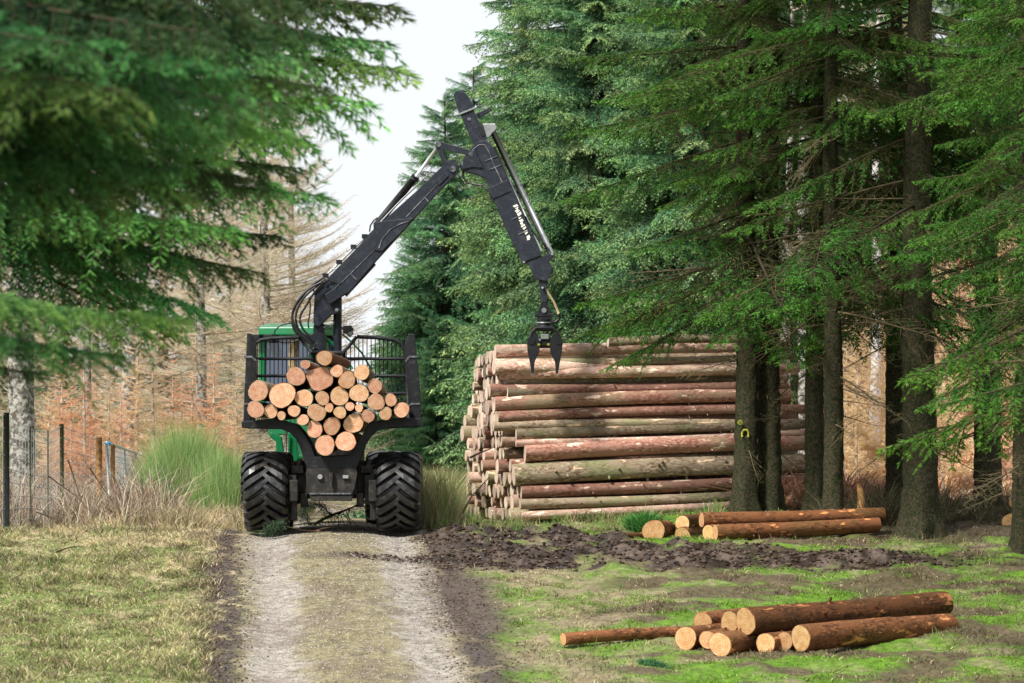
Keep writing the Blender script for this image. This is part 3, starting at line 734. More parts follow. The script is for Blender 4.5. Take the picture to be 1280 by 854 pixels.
part('cylinder_bracket', M_crane, lambda m: plate(m, [(467, 279), (486, 276), (517, 273), (507, 286), (478, 315), (468, 314)], DC, .36), boom, bevel=.01)
part('boom_collar', M_crane, lambda m: plate(m, [(545, 227), (556, 216), (561, 221), (549, 233)], DC, .35), boom, bevel=.01)
part('seam', M_edge, lambda m: ([m.tube([P3(a, b, DC, -.155), P3(c, d, DC, -.155)], .011, 5) for a, b, c, d in ((400, 378, 427, 354), (427, 354, 470, 312), (470, 312, 505, 276), (508, 272, 560, 218), (436, 341, 446, 350), (528, 244, 536, 253), (394, 387, 410, 388), (406, 367, 417, 380), (470, 282, 472, 310))],
    [m.tube([P3(a, b, DC, -.185) for a, b in ((474, 311), (478, 300), (488, 288), (500, 281), (512, 277))], .012, 5)],), boom)
cyl = part('lift_cylinder', M_black, lambda m: (m.tube([P3(471, 281, DC), P3(519, 222, DC)], .065, 14), m.tube([P3(517, 224.5, DC), P3(520, 220.5, DC)], .078, 14)))
part('rod', M_chrome, lambda m: m.tube([P3(519, 222, DC), P3(547, 184, DC)], .030, 12), cyl)
part('feed_pipe', M_chrome, lambda m: [m.tube([P3(a, b, DC, dd) for a, b in ((405, 347), (430, 323), (468, 286), (500, 252), (540, 214))], .011, 6) for dd in (-.09, .0, .09)], boom)
for a, b in ((407, 345), (424, 328), (442, 309), (456, 296)): part('hose_clamp', M_black, lambda m: m.box(P3(a, b, DC) - [.05, .14, .03], P3(a, b, DC) + [.05, .14, .04]), boom)
lk = part('knuckle_link', M_crane, lambda m: [plate(m, q, lambda p, dd=dd: DC(p) + dd, .05) for dd in (-.14, .14) for q in (
    [(545, 178), (550, 177), (592, 189), (590, 195), (560, 189), (546, 185)], [(544, 183), (550, 181), (558, 200), (568, 211), (563, 216), (554, 205)])], bevel=.006)
part('pin', M_edge, lambda m: [m.tube([P3(a, b, DC) - [0, .19, 0], P3(a, b, DC) + [0, .19, 0]], r, 12) for a, b, r in ((548, 181.5, .05), (590, 192.5, .06), (566, 212, .055), (578, 205, .035))], lk)
outer = part('outer_boom', M_crane, lambda m: (
    plate(m, [(574, 209), (576, 203), (590, 184), (598, 177), (606, 175.5), (613, 179), (618, 187), (641, 238), (677, 320), (653, 329), (634, 290), (612, 238), (608, 224), (594, 218), (580, 215)], DC, .30),
    plate(m, [(609, 236), (634, 225), (639, 240), (616, 250)], DC, .34)), bevel=.014)
for q in (
    [(586, 196), (592, 187), (599, 182), (606, 182), (611, 190), (616, 203), (632, 238)], [(582, 206), (592, 207), (602, 210)], [(607, 202), (622, 196)], [(612, 213), (627, 207)], [(609, 237), (633, 227)], [(640, 275), (652, 270)], [(648, 294), (660, 289)]): part('rib', M_edge, lambda m: m.tube([P3(a, b, DC, -.157) for a, b in q], .011, 5), outer)

part('triangle_plate', M_crane, lambda m: plate(m, [(574, 206), (586, 195), (594, 187), (597, 196), (604, 211), (590, 210), (578, 213)], DC, .37), outer, bevel=.01)
ext = part('boom_extension', M_crane, lambda m: (plate(m, [(570, 131), (587, 126), (610, 178), (594, 186)], DC, .20), plate(m, [(567, 119), (571, 114), (578, 113), (585, 120), (593, 135), (574, 142)], DC, .25),
    plate(m, [(596, 146), (598, 141), (613, 134), (616, 138), (600, 148)], DC, .06)), bevel=.01)
part('cap_rim', M_steelgrey, lambda m: plate(m, [(573, 142.5), (594, 134), (595, 136), (574, 144.5)], DC, .27), ext)
part('bolt', M_edge, lambda m: m.tube([P3(586.5, 149, DC) - [0, .12, 0], P3(586.5, 149, DC)], .035, 10), ext)
part('cylinder_mount', M_steelgrey, lambda m: plate(m, [(603, 155), (619, 155), (621, 161), (611, 172), (606, 172)], DC, .16), ext, bevel=.008)
part('slot', M_black, lambda m: plate(m, [(597, 158), (603, 156), (607, 169), (603, 172)], DC, .23), ext, bevel=.006)
ec = part('extension_cylinder', M_steelgrey, lambda m: (m.tube([P3(617, 163, DC, -.02), P3(690, 317, DC, -.02)], .038, 12)))
part('cylinder_edge', M_black, lambda m: m.tube([P3(614.5, 164, DC, .02), P3(687.5, 318, DC, .02)], .036, 10), ec)
part('pipe', M_steelgrey, lambda m: (m.tube([P3(618, 184, DC), P3(640, 232, DC), P3(677, 314, DC)], .022, 8), m.tube([P3(612, 176, DC), P3(617, 192, DC), P3(640, 240, DC)], .012, 6)), outer)
part('hose', M_hose, lambda m: (m.tube([P3(a, b, DC, -.1) for a, b in ((657, 272), (663, 285), (671, 296), (682, 306), (687, 313))], .014, 6),
    m.tube([P3(a, b, DC, -.12) for a, b in ((579, 214), (579, 222), (584, 229), (594, 231), (604, 232), (612, 240), (614, 250), (640, 262), (657, 272))], .018, 6)), outer)
tip = part('boom_tip', M_crane, lambda m: (plate(m, [(652, 330), (690, 316), (692, 322), (687, 326), (690, 338), (684, 352), (668, 349), (661, 331)], DC, .24),
    plate(m, [(673, 350), (685, 351), (683, 362), (684, 378), (676, 378), (675, 362)], DC, .12)), bevel=.01)
part('tip_bolt', M_lamp, lambda m: [m.tube([P3(a, b, DC) - [0, .15, 0], P3(a, b, DC)], .022, 8) for a, b in ((690, 318), (655, 328), (678, 360))], tip)
# worn lettering on the outer boom, traced as stamped paint patches
let = [[(641,258),(646,256),(648,258),(643,260)],[(644,261),(648,259),(647,262),(645,262)],[(643.5,264),(647,262),(650,264),(646,267)],[(646,268),(651,265),(652,268),(648,271)],
       [(648,273),(651,271.5),(651.5,273),(648.5,274.5)],[(648.5,276),(653,274),(654.5,277),(650,278)],[(650,279),(653,278),(654.5,281),(651,281.5)],[(651,283),(656,280.5),(656.5,282.5),(652,285)],
       [(653,286),(657,283.5),(658,285),(655,288)],[(655,290),(658.5,288),(660,291),(657,294)],[(658,296),(661.5,294),(663,298),(659,299.5)],[(658.5,300),(662,299),(662.5,300),(659,301)]]
def f_let(m):
    for q in let:
        f = np.array([P3(a, b, DC, -.155) for a, b in q]); bk = f.copy(); f[:, 1] -= .004; bk[:, 1] += .004; m.prism(f, bk)
part('lettering', M_letter, f_let, outer)
# hoses from the pillar to the boom
hs = [[(406,346),(396,352),(386,361),(378,370),(368,384),(364,400),(368,415),(380,424),(391,433)], [(407,349),(398,356),(388,364),(379,373),(371,387),(369,400),(373,413),(384,422),(394,431)],
      [(408,351),(399,359),(389,371),(383,382),(375,394),(375,404),(380,414),(389,422),(396,430)], [(404,352),(391,358),(383,364),(372,376),(365,390),(366,404),(374,417),(386,427),(392,436)],
      [(386,372),(388,380),(387,394),(385,404),(386,411)], [(404,348),(394,352),(391,360),(393,366)], [(410,350),(418,352),(426,361),(427,369)], [(399,436),(392,434),(388,440),(386,446)],
      [(343,424),(343,414),(350,407),(362,404),(370,405)], [(404,410),(408,409),(413,410),(418,404),(416,400)], [(462,290),(463,282),(467,276),(472,272)], [(343,424),(352,428),(364,428),(376,424)]]
for k, q in enumerate(hs):
    from mathutils.geometry import interpolate_bezier
    pts = np.array([P3(a, b, 85.1 - .05 * (k % 5)) for a, b in q]); tt = np.linspace(0, len(q) - 1, 40)
    cs = np.stack([np.interp(tt, range(len(q)), pts[:, c]) for c in range(3)], 1)
    for _ in range(3): cs[1:-1] = (cs[:-2] + cs[1:-1] * 2 + cs[2:]) / 4
    part('hose', M_hose, lambda m: m.tube(cs, .021 if k < 4 else .014, 7))
# rotator and grapple
GDp = 83.70
rot = part('rotator', M_black, lambda m: (plate(m, [(677, 376), (683, 376), (686, 384), (689, 389), (690, 401), (671, 401), (672, 390), (675, 384)], GDp, .12),
    m.tube([V(680.5, 400, GDp), V(680.5, 410, GDp)], [.11, .13], 14), m.box(V(668, 396, GDp - .07), V(693, 392, GDp + .07))), bevel=.008)
part('joint', M_steelgrey, lambda m: (m.tube([V(680, 388, GDp - .09), V(680, 388, GDp + .09)], .045, 10), m.tube([V(680.5, 402, GDp), V(680.5, 404, GDp)], .142, 16)), rot)
part('hose', M_hose_tan, lambda m: m.tube([V(a, b, GDp - .05) for a, b in ((681, 357), (685, 366), (692, 377), (696, 386), (699, 394))], .022, 8))
part('hose', M_hose, lambda m: m.tube([V(a, b, GDp - .05) for a, b in ((699, 392), (699, 399), (694, 403), (688, 403), (685, 399))], .026, 8))
gr = part('grapple', M_black, lambda m: (
    [m.tube([V(a, b, GDp + dd) for a, b in ((661, 426), (665, 416), (670, 410), (691, 410), (697, 417), (699, 427))], .028, 8) for dd in (-.17, .17)],
    m.box(V(670, 414, GDp - .12), V(692, 408, GDp + .12)), m.box(V(673, 432, GDp - .13), V(690, 423, GDp + .13)), m.tube([V(664, 430, GDp), V(697, 430, GDp)], .075, 12),
    m.tube([V(664, 426, GDp - .2), V(664, 426, GDp + .2)], .06, 12), m.tube([V(698, 426, GDp - .2), V(698, 426, GDp + .2)], .06, 12)), bevel=.008)
part('grapple_valve', M_steelgrey, lambda m: (m.box(V(676, 424, GDp - .17), V(686, 418, GDp - .10)), m.tube([V(670, 421, GDp - .14), V(675, 426, GDp - .14)], .025, 8)), gr, bevel=.006)
for a in (672, 684): part('marking', M_yellow, lambda m: m.box(V(a, 432, GDp - .19), V(a + 3, 429.5, GDp - .10)), gr)
for s in (-1, 1):
    def f_claw(m, s=s):
        c = 681
        for dd in (-.16, .16):
            q = [(c + s * 13, 414), (c + s * 19, 418), (c + s * 22.5, 427), (c + s * 21.5, 440), (c + s * 19, 452), (c + s * 16.5, 467), (c + s * 14, 467), (c + s * 12.5, 452), (c + s * 7, 441), (c + s * 6, 430), (c + s * 9, 420)]
            plate(m, q, GDp + dd, .05)
        m.tube([V(c + s * 13.5, 440, GDp - .16), V(c + s * 13.5, 440, GDp + .16)], .03, 8); m.box(V(c + s * 14.6 - 1.2, 466, GDp - .16), V(c + s * 14.6 + 1.2, 458, GDp + .16))
    part('claw', M_black, f_claw, bevel=.006)
for a in (664.5, 694.5): part('claw_tip', M_steelgrey, lambda m: m.box(V(a, 467, GDp - .17), V(a + 3, 464.5, GDp + .17)))

# the load
load = [(383,145,30,'log on the very top of the truck load, in front of the crane pillar'),(310,170,18,'small log end just left of the topmost log of the load'),(274,215,36,'big pale log end, upper left shoulder of the load'),
 (365,222,50,'large squarish split log end right under the topmost log of the load'),(430,195,24,'log end right of the big split log near the top of the load'),(525,200,30,'log end standing highest on the right side of the load'),
 (469,229,33,'pale log end between the split log and the highest right-hand log'),(575,252,28,'log end with cracks on the right slope of the load, by loose green twigs'),(130,271,39,'upper of the two logs leaning on the left stake'),
 (222,286,50,'largest round log end of the load, with clear growth rings'),(305,298,34,'log end right of the largest ringed log in the load'),(375,298,27,'medium log end directly under the big split log'),
 (440,291,36,'orange log end with growth rings in the centre of the load'),(515,280,36,'wide log end right of the ringed central log'),(580,313,32,'large pale log end below the cracked log on the right slope'),
 (636,305,24,'log end above the rightmost log of the load'),(120,341,32,'lower of the two logs leaning on the left stake'),(178,348,27,'brown log end second from the left in the lowest left row of the load'),
 (219,365,17,'small half hidden log end low under the largest ringed log'),(267,347,23,'small orange log end touching the lower right of the largest ringed log'),(353,352,34,'bright round log end in the middle left of the load'),
 (401,335,17,'tiny log end left of the very centre of the load'),(442,353,24,'small log end under the orange ringed central log'),(480,330,17,'tiny log end above and left of another tiny one in the load centre'),
 (515,336,16,'tiniest round log end, right of the load centre'),(549,366,25,'brown log end low on the right half of the load'),(616,357,25,'log end second from the right in the lowest right row of the load'),
 (677,343,30,'rightmost log of the load, against the right stake'),(301,381,22,'small pale log end on the lower left edge of the load'),(345,416,32,'log end third from the bottom, left side of the load funnel'),
 (412,404,34,'pale log end with a dark notch at its foot in the load funnel'),(494,394,38,'large cracked orange log end on the right of the load funnel'),(385,478,39,'lower left of the two logs at the very bottom of the load'),(464,463,39,'lower right of the two logs at the very bottom of the load')]
for k, (zx, zy, r, lab) in enumerate(load):
    px, py = 280 + zx / 3.05, 400 + zy / 3.05
    D = 79.72 + rnd.uniform(-.07, .07); rad = r / 3.05 / FPX * D * 1.0
    a = V(px, py, D); b = a + np.array([(MX - a[0]) * .05 + rnd.gauss(0, .04), 4.35, rnd.gauss(0, .02)])
    if k == 0: b = a + np.array([.16, 4.1, -.04])
    if k == 4: b = a + np.array([.10, 4.3, -.03])
    place_log(log_meshes('log', 4.3, rad, rad * .88, 600 + k, M_bark_pile2 if k % 3 else M_bark_fore, M_cut, wedge=.10 if k == 3 else 0, nseg=6, n=26, bend=.0, knots=1),
              a, b - a, lab, 'logs loaded on the forwarder', roll=(R(20) if k == 3 else None))

# ------------------------------------------------------------------ vegetation builders
def perp(d):
    a = np.cross(d, [0, 0, 1.0]); return a / (np.linalg.norm(a, axis=-1, keepdims=True) + 1e-9)

def limb(seed, L=3.0, kind='spruce', fol0=.25, secstep=.10, twstep=.055, hang=.35, droop=.16, nb=3, wd=.016, tl=.13, seclen=.40, curl=.10):
    rg = np.random.default_rng(seed)
    t = np.linspace(0, 1, 9)
    wob = rg.normal(0, .02 * L, 9).cumsum() * .4; wob -= wob[0]
    mz = lambda t: -droop * L * t ** 1.5 + curl * L * np.clip(t - .55, 0, 1) ** 1.5 * 1.6
    main = np.stack([L * t, wob * t, mz(t)], 1)
    wood = MB()
    c_w = (.050, .042, .026) if kind == 'spruce' else (.50, .42, .31)
    if kind == 'dead': c_w = (.15, .12, .07)
    if kind == 'pale': c_w = (.66, .54, .40)
    wood.tube(main, (.030 * L / 3) * (1 - t * .85), 5, 0, False, c_w)
    nsec = int(L * .9 / secstep * 2); V_, C_ = [], []
    pm = lambda q: np.stack([np.interp(q, t, main[:, c]) for c in range(3)], -1)
    for s in range(nsec):
        ts = .08 + .92 * (s + rg.uniform(0, 1)) / nsec; side = 1 if s % 2 else -1
        p = pm(ts); ls = (seclen * L * (1 - ts) ** .8 * min(1, .35 + ts * 1.6) + .10) * rg.uniform(.6, 1.2)
        an = R(rg.uniform(38, 68)) * side; d = np.array([math.cos(an), math.sin(an), rg.uniform(-.12, .18)]); d /= np.linalg.norm(d)
        hh = hang * rg.uniform(.5, 1.3)
        qs = lambda u: p + d * (u * ls)[:, None] + np.array([0, 0, -1.0]) * ((u ** 1.8) * ls * hh)[:, None]
        u5 = np.linspace(0, 1, 6 if nb > 5 else 4); wood.tube(qs(u5), (.0035 if nb > 5 else .007) * (L / 3) * (1 - u5 * .7) + .0012, 3, 0, False, c_w)
        n = max(2, int(ls / twstep) * 2)
        u = (np.arange(n) + rg.uniform(0, 1, n)) / n
        base = qs(u); tg = d[None] + np.array([0, 0, -1.0]) * (1.8 * u ** .8 * hh)[:, None]; tg /= np.linalg.norm(tg, axis=1)[:, None]
        sd = np.where(np.arange(n) % 2, 1, -1)[:, None]
        td = tg * .75 + perp(tg) * sd * .75 + np.stack([np.zeros(n), np.zeros(n), rg.uniform(-.35, .15, n)], 1); td /= np.linalg.norm(td, axis=1)[:, None]
        lt = tl * rg.uniform(.5, 1.15, n) * (1 - .45 * u)
        outer = np.clip(.45 * u + .6 * ts, 0, 1)
        if kind == 'spruce':
            keep = (ts * .7 + u * .5) > fol0 * rg.uniform(.6, 1.4, n)
        else: keep = np.ones(n, bool)
        dead = ~keep
        for b_ in range(nb):
            jit = rg.normal(0, .28 if kind == 'spruce' else .35, (n, 3)); dd = td + jit; dd /= np.linalg.norm(dd, axis=1)[:, None]
            st = base + td * (lt * rg.uniform(0, .6, n))[:, None]
            ww = np.cross(dd, rg.normal(0, 1, (n, 3))); ww /= np.linalg.norm(ww, axis=1)[:, None] + 1e-9
            wl = (wd if kind == 'spruce' else .012 if kind == 'pale' else .0055) * rg.uniform(.7, 1.4, n)
            ll = lt * (.75 if b_ else 1.0)
            if kind != 'spruce': ll = ll * 1.3
            wl = np.where(dead & (kind == 'spruce'), .005, wl)[:, None]
            tri = np.stack([st - ww * wl, st + ww * wl, st + dd * ll[:, None]], 1)
            if kind == 'spruce':
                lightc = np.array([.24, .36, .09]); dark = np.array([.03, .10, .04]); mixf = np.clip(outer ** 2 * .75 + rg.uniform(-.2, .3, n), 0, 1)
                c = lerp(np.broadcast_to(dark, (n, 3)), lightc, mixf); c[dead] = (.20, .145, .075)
            elif kind == 'pale': c = np.broadcast_to(np.array([.80, .66, .46]), (n, 3)) * rg.uniform(.8, 1.15, (n, 1))
            elif kind == 'dead': c = np.broadcast_to(np.array([.19, .16, .085]), (n, 3)) * rg.uniform(.6, 1.3, (n, 1))
            else: c = np.broadcast_to(np.array([.74, .63, .47]), (n, 3)) * rg.uniform(.75, 1.2, (n, 1))
            m_ = np.ones(n, bool) if b_ == 0 else keep
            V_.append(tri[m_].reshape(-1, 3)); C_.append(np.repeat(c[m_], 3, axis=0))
    fv, fc = np.vstack(V_), np.vstack(C_)
    wv = np.vstack(wood.v); wc = np.vstack(wood.c); wf = np.vstack([f for f, _, _ in wood.f])
    return dict(L=L, fv=fv, fc=fc, wv=wv, wc=wc, wf=wf)

def rotm(az, pitch, roll):
    return np.array(Matrix.Rotation(az, 3, 'Z') @ Matrix.Rotation(-pitch, 3, 'Y') @ Matrix.Rotation(roll, 3, 'X'))

class Crown:
    def __init__(s): s.fv = []; s.fc = []; s.wv = []; s.wc = []; s.wf = []; s.n = 0
    def put(s, T, pos, az, pitch, roll, L, tint=(1, 1, 1)):
        k = L / T['L']; M = rotm(az, pitch, roll) * k
        s.fv.append(T['fv'] @ M.T + pos); s.fc.append(T['fc'] * np.asarray(tint))
        s.wv.append(T['wv'] @ M.T + pos); s.wc.append(T['wc']); s.wf.append(T['wf'] + s.n); s.n += len(T['wv'])
    def build(s, parent, o, mleaf=None, cname='crown', bname='branches'):
        if s.fv:
            m = MB(); v = np.vstack(s.fv); m.add(v, np.arange(len(v)).reshape(-1, 3), 0, np.clip(np.vstack(s.fc), 0, .85))
            m.build(cname, mleaf or M_leaf, parent, off=o)
            m = MB(); m.add(np.vstack(s.wv), np.vstack(s.wf), 0, np.vstack(s.wc), True); m.build(bname, M_twig, parent, off=o)

def trunk_mb(H_, r, lean=(0, 0), flare=1.6, seed=0, n=22, z0=-.4):
    rg = np.random.default_rng(seed); zs = np.concatenate([[z0], np.arange(0, min(7, H_ * .6), .09), np.linspace(min(7, H_ * .6), H_, 16)])
    rr = np.interp(zs, [z0, 0, .15, .35, .7, 1.2, H_], [r * flare * 1.2, r * flare, r * (1 + (flare - 1) * .5), r * (1 + (flare - 1) * .2), r * 1.02, r, r * .12])
    th = np.linspace(0, 2 * np.pi, n, endpoint=False)
    butt = 1 + .18 * np.sin(th * 4 + rg.uniform(0, 6)) [None] * np.clip(1 - zs / .8, 0, 1.3)[:, None] * (flare > 1.1) + rg.normal(0, .045 if r > .09 else .01, (len(zs), n)) + .05 * (fbm(np.arange(n)[None] * .6 + zs[:, None] * 0, zs[:, None] * 1.3 + seed, seed) - .5)
    cx = lean[0] * zs / H_ + .03 * np.sin(zs * .7 + seed); cy_ = lean[1] * zs / H_
    v = np.stack([cx[:, None] + rr[:, None] * butt * np.cos(th), cy_[:, None] + rr[:, None] * butt * np.sin(th), np.broadcast_to(zs[:, None], butt.shape)], -1)
    i = np.arange(len(zs) - 1)[:, None] * n; j = np.arange(n)[None]; j2 = (j + 1) % n
    m = MB(); m.add(v.reshape(-1, 3), np.stack([i + j, i + j2, i + n + j2, i + n + j], -1).reshape(-1, 4), 0, sm=True)
    return m, (lambda z: np.array([np.interp(z, zs, cx), np.interp(z, zs, cy_), z]))

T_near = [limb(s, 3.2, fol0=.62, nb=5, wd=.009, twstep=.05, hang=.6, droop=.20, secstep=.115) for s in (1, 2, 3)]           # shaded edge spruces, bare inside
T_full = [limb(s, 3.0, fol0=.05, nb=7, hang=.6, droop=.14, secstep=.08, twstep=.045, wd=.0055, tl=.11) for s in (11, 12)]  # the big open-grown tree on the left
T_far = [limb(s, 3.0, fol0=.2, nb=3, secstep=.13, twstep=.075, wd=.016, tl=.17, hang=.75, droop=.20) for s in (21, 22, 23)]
T_farc = [limb(31, 3.0, fol0=.2, nb=1, secstep=.22, twstep=.12, wd=.05, tl=.3, hang=.5, droop=.2)]
T_bare = [limb(s, 3.0, 'bare', nb=1, secstep=.16, twstep=.13, tl=.22, hang=-.12, droop=-.02, curl=.25, seclen=.34) for s in (41, 42, 43)]
T_pale = [limb(s, 1.2, 'pale', nb=1, secstep=.08, twstep=.07, tl=.13, hang=-.15, droop=-.25, curl=.2, seclen=.35) for s in (51, 52)]
T_dead = [limb(s, 2.2, 'dead', nb=1, secstep=.20, twstep=.14, tl=.16, hang=.15, droop=.20, curl=.1, seclen=.4) for s in (61, 62, 63)]

def make_tree(seed, H_, c0, Rb, tmpl, gap0, nper, pitch=(-.30, .45), coarse_from=99, power=.85, tints=None, rmin=.25, dead=0, pj=.08, azfilter=None, jitterL=.2):
    rg = np.random.default_rng(seed); c = Crown(); z = c0
    while z < H_ - .25:
        gap = gap0(z) if callable(gap0) else gap0
        f = (z - c0) / (H_ - c0); Lz = Rb * (1 - f) ** power + rmin; g_ = gap * (1 if z < coarse_from else 2)
        T = tmpl if z < coarse_from else T_farc
        for k in range(nper):
            az = rg.uniform(0, 6.283)
            if azfilter and not azfilter(az, z): continue
            L = Lz * rg.uniform(1 - jitterL, 1 + jitterL); pt = pitch[0] + (pitch[1] - pitch[0]) * f + rg.normal(0, pj)
            ti = rg.uniform(.8, 1.2) * np.array([rg.uniform(.85, 1.25), 1, rg.uniform(.85, 1.1)])
            if tints is not None: ti = ti * np.array(tints)
            c.put(T[rg.integers(len(T))], np.array([0, 0, z + rg.uniform(-.5, .5) * g_]), az, pt, rg.normal(0, .15), L, ti)
        z += g_
    return c

def tree_obj(name, x, y, label, cat='tree', group=None, z=None):
    zz = float(H(np.array([x]), np.array([y]))[0]) if z is None else z
    o = bpy.data.objects.new(name, None); COL.objects.link(o); o.location = (x, y, zz); return tag(o, label, cat, group)

def add_mesh(name, me, parent):
    o = bpy.data.objects.new(name, me); COL.objects.link(o); o.parent = parent; return o

def proto_tree(name, crown, trunk, bark, x, y, label, group=None, z=None):
    o = tree_obj(name, x, y, label, 'tree', group, z)
    crown.build(o, (0, 0, 0)); trunk.build('trunk', bark, o, off=(0, 0, 0)); return o

def dup(src, x, y, rz, label, s=1.0, z=None, group=None):
    r = src.copy(); COL.objects.link(r); r.location = (x, y, float(H(np.array([x]), np.array([y]))[0]) if z is None else z)
    r.rotation_euler = (0, 0, rz); r.scale = (s, s, s); r['label'] = label
    if group: r['group'] = group
    for ch in list(src.children):
        c = ch.copy(); COL.objects.link(c); c.parent = r
    return r

def X_(px, D): return (px - 640) / FPX * D

# far spruces closing the view behind the crane and the stack
G1 = 'tall spruces behind the log stack'
far_a = proto_tree('spruce_tree', make_tree(71, 24, .3, 3.1, T_far, .27, 8, pj=.2, coarse_from=14, tints=(1.75, 1.8, 2.7)), trunk_mb(24, .28, seed=1)[0], M_bark_dark, X_(716, 108), 108,  # tints pale and blue the needles in place of haze
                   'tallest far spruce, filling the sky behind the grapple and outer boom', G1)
far_b = proto_tree('spruce_tree', make_tree(72, 11.3, .2, 2.5, T_far, .20, 7, pj=.2, coarse_from=40, power=.9, rmin=.45, tints=(1.6, 1.9, 3.0)), trunk_mb(11.1, .10, seed=2)[0], M_bark_dark, X_(556, 126), 126,  # haze painted into the needle tint here as well
                   'narrow far spruce whose pointed top rises just left of the crane knuckle', G1)
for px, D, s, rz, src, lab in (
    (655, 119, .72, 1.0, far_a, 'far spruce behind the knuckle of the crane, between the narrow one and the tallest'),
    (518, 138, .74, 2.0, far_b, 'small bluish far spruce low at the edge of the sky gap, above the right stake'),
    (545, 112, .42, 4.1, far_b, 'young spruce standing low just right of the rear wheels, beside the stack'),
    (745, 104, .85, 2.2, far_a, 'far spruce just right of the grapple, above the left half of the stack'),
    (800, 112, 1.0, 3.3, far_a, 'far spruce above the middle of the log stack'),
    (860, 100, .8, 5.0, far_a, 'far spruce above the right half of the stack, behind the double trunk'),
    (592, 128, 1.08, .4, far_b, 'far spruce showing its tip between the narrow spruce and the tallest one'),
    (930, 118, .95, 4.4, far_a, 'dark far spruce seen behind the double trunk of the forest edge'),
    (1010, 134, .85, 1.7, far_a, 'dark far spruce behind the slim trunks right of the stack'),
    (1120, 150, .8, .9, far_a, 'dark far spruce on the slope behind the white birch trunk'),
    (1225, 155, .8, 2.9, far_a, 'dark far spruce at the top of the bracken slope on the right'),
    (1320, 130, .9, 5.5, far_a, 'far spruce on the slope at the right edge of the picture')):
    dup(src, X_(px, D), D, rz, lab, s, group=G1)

# spruces of the forest edge on the right
G2 = 'dark spruces at the forest edge on the right'
edge = []
def edge_tree(seed, px, D, r, z, H_, c0, Rb, lab, flare=1.5, lean=(0, 0), gap=lambda z: .95 if z < 5.2 else .62 if z < 6.6 else .46, nper=3):
    tm, ax = trunk_mb(H_, r, lean, flare, seed)
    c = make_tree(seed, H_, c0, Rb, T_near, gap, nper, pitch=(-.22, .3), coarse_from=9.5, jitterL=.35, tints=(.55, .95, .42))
    rg = np.random.default_rng(seed + 900)                         # dead lower branches
    for k in range(22):
        zz = rg.uniform(1.2, c0 + 2.6); c.put(T_dead[k % 3], ax(zz), rg.uniform(0, 6.28), rg.uniform(-.45, .1), rg.uniform(-1, 1), rg.uniform(.8, 2.4))
    return proto_tree('spruce_tree', c, tm, M_bark_dark, X_(px, D), D, lab, G2, z)
e1 = edge_tree(81, 932, 82.3, .20, .22, 18, 4.1, 3.3, 'left stem of the double spruce in front of the stack, marked with yellow paint', 1.4)
e2 = edge_tree(82, 1040, 79.9, .165, .03, 17, 4.4, 2.7, 'slim spruce whose mossy foot stands in front of the long brown logs', 1.7)
e3 = edge_tree(83, 1148, 79.6, .29, .02, 20, 4.7, 3.0, 'thickest spruce of the forest edge, standing alone on the green moss', 1.3)
def dupt(src, px, D, rz, lab, s=1.0, z=None): return dup(src, X_(px, D), D, rz, lab, s, z, G2)
dupt(e1, 962, 82.6, 2.1, 'right stem of the double spruce in front of the stack', 1.0, .22)
dupt(e2, 1020, 82.0, 3.0, 'dark spruce close behind and left of the slim mossy one', 1.0, .15)
dupt(e1, 1120, 83.6, 4.0, 'darker spruce half hidden behind the thickest one, on its left', .9)
dupt(e3, 1234, 82.8, 1.2, 'thick spruce with a mossy foot, left of the trunk at the right edge', .82)
#dupt(e1, 1072, 91, 1.9, 'spruce farther back, left of the white birch trunk', 1.1)
dupt(e3, 1284, 77.2, 2.6, 'spruce at the right edge with one long mossy root reaching left', .78)
dupt(e1, 1345, 74.0, .7, 'spruce just outside the right edge whose branches hang into view', 1.0)
#dupt(e2, 1190, 88, 5.2, 'spruce farther back between the two thick trunks on the right', 1.1)
for (x, y, src, rz, lab) in ((8.6, 61.5, e1, 2.2, 'added spruce beyond the right edge, nearest to the camera, shading the moss'), (9.3, 66.5, e3, .4, 'added spruce beyond the right edge, level with the foreground heap'),
                             (8.9, 71.5, e1, 3.6, 'added spruce beyond the right edge, just past the foreground heap'), (10.8, 63.5, e2, 1.0, 'added slim spruce farther out beyond the right edge'), (11.2, 70, e3, 5.0, 'added thick spruce farther out beyond the right edge')):
    dup(src, x, y, rz, lab, 1.0, group=G2)  # off-frame spruces added to shade the ground on the right
# yellow forester's marks on the double trunk
ym = MB(); p = V(925, 528, 82.05); ym.tube([p, p - [0, .02, 0]], .045, 10)
arch = [(927.8, 546), (927.5, 541), (930, 537.5), (933.5, 537.5), (935.5, 541), (935.2, 546.5)]
ym.tube([V(a, b, 82.07) for a, b in arch], .018, 6)
yo = ym.build('paint_mark', M_yellow, e1, off=tuple(e1.location))
# long root
rt = MB(); rt.tube([V(a, b, d) for a, b, d in ((1290, 655, 77.1), (1268, 672, 77.0), (1248, 683, 76.8), (1226, 691, 76.6))], [.20, .15, .11, .04], 10)
rt.build('root', M_bark_dark, [o for o in bpy.data.objects if o.get('label', '').startswith('spruce at the right edge with')][0]).matrix_parent_inverse = Matrix.Translation((X_(1284, 77.2), 77.2, float(H(np.array([X_(1284, 77.2)]), np.array([77.2]))[0]))).inverted() if False else Matrix.Identity(4)

